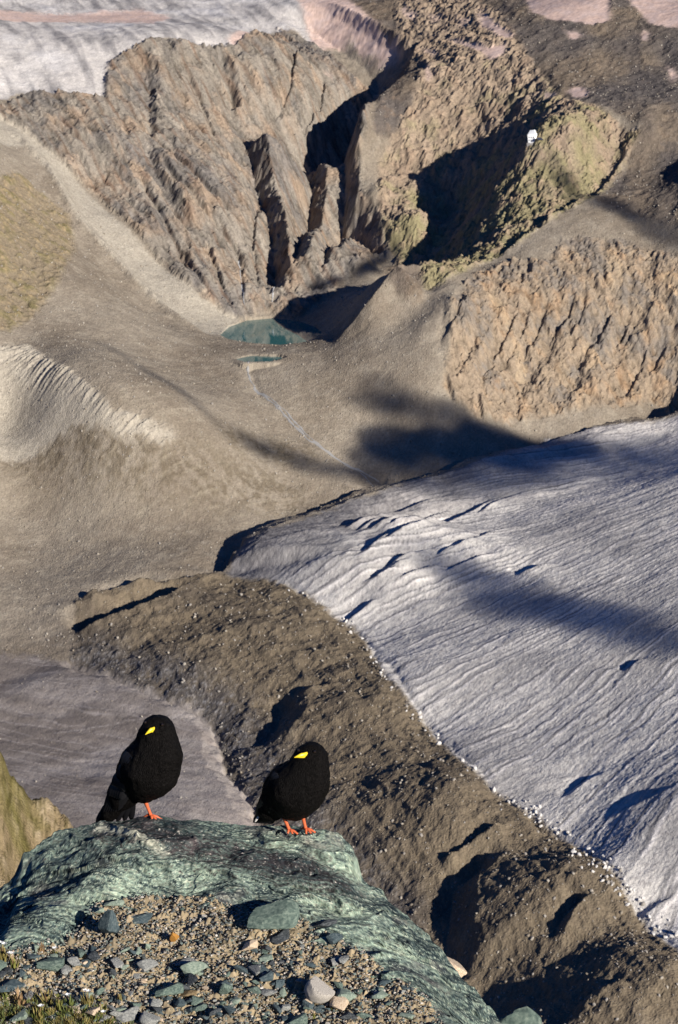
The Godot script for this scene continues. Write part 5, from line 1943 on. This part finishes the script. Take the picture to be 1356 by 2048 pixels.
func tube_mesh(line: Array, radii: Array, sides := 7) -> ArrayMesh:
	var P := PackedVector3Array()
	var I := PackedInt32Array()
	tube(P, I, line, radii, sides)
	return mesh_of(P, soft_normals(P, I), I)

func feather(root: Vector3, tip: Vector3, out: Vector3, wide: float, bow: float) -> ArrayMesh:
	# a flat, slightly vaulted feather with a rounded end
	var P := PackedVector3Array()
	var I := PackedInt32Array()
	var d := tip - root
	var side := d.cross(out).normalized()
	var n := 9
	for i in n + 1:
		var t := i / float(n)
		var w := wide * (0.45 + 0.55 * sin(PI * minf(t * 0.8 + 0.1, 1.0))) * (1.0 if t < 0.8 else sqrt(maxf(0.0, 1.0 - ((t - 0.8) / 0.2) ** 2)) * 0.98 + 0.02)
		var c := root + d * t + out * bow * sin(PI * t)
		for e in 5:
			var s := e / 2.0 - 1.0
			P.append(c + side * (w * s) - out * (s * s * wide * 0.28))
	for i in n:
		for e in 4:
			var a := i * 5 + e
			I.append_array(PackedInt32Array([a, a + 1, a + 6, a, a + 6, a + 5]))
	return mesh_of(P, soft_normals(P, I), I)

func build_bird(foot: Vector3, label: String, bones: Array, head: Vector3, bill: Array, eyes: Array, legs: Array, wing: Array, tail: Array, seed_: int) -> Node3D:
	var t := thing("chough", label, "bird", foot)
	var B := PackedFloat32Array()
	for b in bones:
		var a := bp(b[0], b[1], b[2])
		var c := bp(b[3], b[4], b[5])
		B.append_array(PackedFloat32Array([a.x, a.y, a.z, c.x, c.y, c.z, (b[6] - 2.4) * PX, (b[7] - 2.4) * PX]))
	obj("body", net(B, 0.022, 0.0034, noise(seed_, 55.0, 2, "fbm", 0.55), 0.0028), M.feather, t)
	# bill: two mandibles, curved down
	var b0 := bp(bill[0][0], bill[0][1], bill[0][2])
	var b1 := bp(bill[1][0], bill[1][1], bill[1][2])
	var b2 := bp(bill[2][0], bill[2][1], bill[2][2])
	var up := Vector3(0, 1.4, 0) * PX
	obj("upper_bill", tube_mesh([b0 + up, b0.lerp(b1, 0.5) + up * 1.2, b1 + up, b1.lerp(b2, 0.6) + up * 0.3, b2], [5.2 * PX, 4.9 * PX, 3.8 * PX, 2.2 * PX, 0.5 * PX], 10), M.bill, t)
	obj("lower_bill", tube_mesh([b0 - up * 1.3, b0.lerp(b1, 0.6) - up * 1.2, b1 - up * 1.0, b1.lerp(b2, 0.7) - up * 0.6], [4.2 * PX, 3.8 * PX, 2.8 * PX, 0.6 * PX], 10), M.bill, t)
	for e in eyes:
		var s := SphereMesh.new()
		s.radius = 3.0 * PX
		s.height = 6.0 * PX
		s.radial_segments = 16
		s.rings = 10
		var o := obj("eye", s, M.eye, t)
		o.position = bp(e[0], e[1], e[2])
	for l in legs:
		var hip := bp(l[0][0], l[0][1], l[0][2])
		var ankle := bp(l[1][0], l[1][1], l[1][2])
		var leg := obj("leg", tube_mesh([hip, hip.lerp(ankle, 0.35), hip.lerp(ankle, 0.7), ankle], [4.6 * PX, 3.4 * PX, 3.1 * PX, 3.7 * PX], 9), M.leg, t)
		for toe in l[2]:
			var end := bp(toe[0], toe[1], toe[2])
			var knuckle := ankle.lerp(end, 0.5) + Vector3(0, 2.2, 0) * PX
			obj("toe", tube_mesh([ankle, ankle.lerp(knuckle, 0.6) + Vector3(0, 0.8, 0) * PX, knuckle, knuckle.lerp(end, 0.5), end], [3.2 * PX, 2.5 * PX, 2.8 * PX, 2.1 * PX, 2.0 * PX], 8), M.leg, leg)
			var dir := (end - ankle).normalized()
			obj("claw", tube_mesh([end - dir * PX, end + dir * 3.0 * PX + Vector3(0, 0.6, 0) * PX, end + dir * 6.0 * PX - Vector3(0, 2.0, 0) * PX], [1.7 * PX, 1.2 * PX, 0.25 * PX], 6), M.claw, leg)
	obj("nostril_bristles", tube_mesh([b0 + up * 2.6 + Vector3(0, 0, -2) * PX, b0.lerp(b1, 0.5) + up * 3.6, b0.lerp(b1, 0.95) + up * 2.9], [3.4 * PX, 2.4 * PX, 0.6 * PX], 7), M.feather, t)
	# folded wing: rows of coverts and long flight feathers
	var w := obj("wing", feather(bp(lerpf(wing[0][0], wing[2][0], 0.3), lerpf(wing[0][1], wing[2][1], 0.3) - 4.0, lerpf(wing[0][2], wing[2][2], 0.3)), bp(lerpf(wing[1][0], wing[3][0], 0.3), lerpf(wing[1][1], wing[3][1], 0.3) + 14.0, lerpf(wing[1][2], wing[3][2], 0.3)), Vector3(-0.5, 0.2, 0.84).normalized(), 15 * PX, 5 * PX), M.quill, t)
	for k in 7:
		var f := k / 6.0
		var a := bp(lerpf(wing[0][0], wing[2][0], f), lerpf(wing[0][1], wing[2][1], f), lerpf(wing[0][2], wing[2][2], f))
		var c := bp(lerpf(wing[1][0], wing[3][0], f), lerpf(wing[1][1], wing[3][1], f), lerpf(wing[1][2], wing[3][2], f))
		obj("flight_feather", feather(a, c, Vector3(-0.45 + 0.5 * f, 0.15, 0.85).normalized(), 8.0 * PX, 4 * PX), M.quill, w)
	for row in 4:
		for k in 6:
			var f := (k + 0.5 * (row & 1)) / 6.0
			var g := row * 0.17
			var x0 := lerpf(lerpf(wing[0][0], wing[2][0], f), lerpf(wing[1][0], wing[3][0], f), g)
			var y0 := lerpf(lerpf(wing[0][1], wing[2][1], f), lerpf(wing[1][1], wing[3][1], f), g)
			var z0 := lerpf(lerpf(wing[0][2], wing[2][2], f), lerpf(wing[1][2], wing[3][2], f), g) + 4.0 - row
			var dx: float = (wing[1][0] - wing[0][0]) * 0.24
			var dy: float = (wing[1][1] - wing[0][1]) * 0.24
			obj("covert", feather(bp(x0, y0 + 6.0, z0), bp(x0 + dx, y0 + 6.0 + dy, z0 - 3.0), Vector3(-0.45 + 0.6 * f, 0.25, 0.82).normalized(), 7.5 * PX, 1.5 * PX), M.quill, w)
	for k in 6:
		var f := k / 5.0
		var a := bp(lerpf(tail[0][0], tail[1][0], f), lerpf(tail[0][1], tail[1][1], f), lerpf(tail[0][2], tail[1][2], f))
		var c := bp(lerpf(tail[2][0], tail[3][0], f), lerpf(tail[2][1], tail[3][1], f), lerpf(tail[2][2], tail[3][2], f))
		obj("tail_feather", feather(a, c, Vector3(-0.3, 0.3, 0.9).normalized(), 9.0 * PX, 2 * PX), M.quill, t)
	return t

func build_birds() -> void:
	var f1 := pt(303, 1637, 5.845)
	build_bird(f1, "larger black bird resting on one red leg, left of its companion",
		[[17, 169, 8, 15, 160, 10, 32, 34], [15, 158, 10, 14, 125, 14, 36, 49], [14, 124, 12, 0, 92, 14, 49, 56], [0, 92, 12, -14, 61, 5, 55, 33], [-22, 112, -4, -25, 90, -6, 35, 40], [-25, 90, -8, -56, 50, -20, 40, 31], [-52, 50, -20, -84, 12, -36, 28, 16], [-84, 12, -36, -108, -8, -46, 15, 6]],
		bp(17, 169, 8), [[13, 171, 30], [5, 168, 42], [-5.0, 160, 47]], [[27, 179, 34], [-6, 184, 28]],
		[[[-11, 33, 5], [-1, 6, 0], [[22, -3, 2], [12, -5, 14], [3, -6, 16], [-16, 3, -8]]]],
		[[-42, 122, 28], [-98, 10, -26], [-16, 98, 54], [-66, 14, -2]], [[-58, 62, -18], [-36, 50, -8], [-116, -12, -46], [-44, -4, -26]], 801)
	var f2 := pt(590, 1662, 5.80)
	var b := build_bird(f2, "smaller black bird crouching on both red legs, right of its companion",
		[[32, 141, 8, 30, 132, 10, 31, 33], [30, 130, 10, 22, 100, 14, 35, 46], [22, 100, 12, 4, 78, 14, 46, 54], [4, 76, 12, -2, 55, 6, 54, 37], [-20, 96, -4, -26, 74, -6, 33, 37], [-26, 74, -8, -48, 44, -22, 36, 26], [-46, 44, -22, -70, 24, -36, 22, 9]],
		bp(32, 141, 8), [[25, 146, 29], [12, 143, 40], [0, 140, 43]], [[39, 151, 33], [8, 154, 28]],
		[[[-21, 26, 8], [-11, 2, 4], [[6, -6, 14], [-4, -6, 18], [-14, -5, 16], [-18, 4, -8]]], [[15, 28, 4], [21, 4, 0], [[40, -3, 8], [32, -5, 14], [22, -6, 16], [12, 4, -8]]]],
		[[-36, 106, 24], [-78, 30, -22], [-12, 78, 54], [-56, 26, -4]], [[-44, 50, -16], [-34, 44, -6], [-84, 16, -44], [-52, 14, -26]], 802)
	obj("tail_feather", feather(bp(-70, 30, -20), bp(-79, 17, -22), Vector3(-0.3, 0.3, 0.9).normalized(), 2.2 * PX, 0.0), M.pale_quill, b)
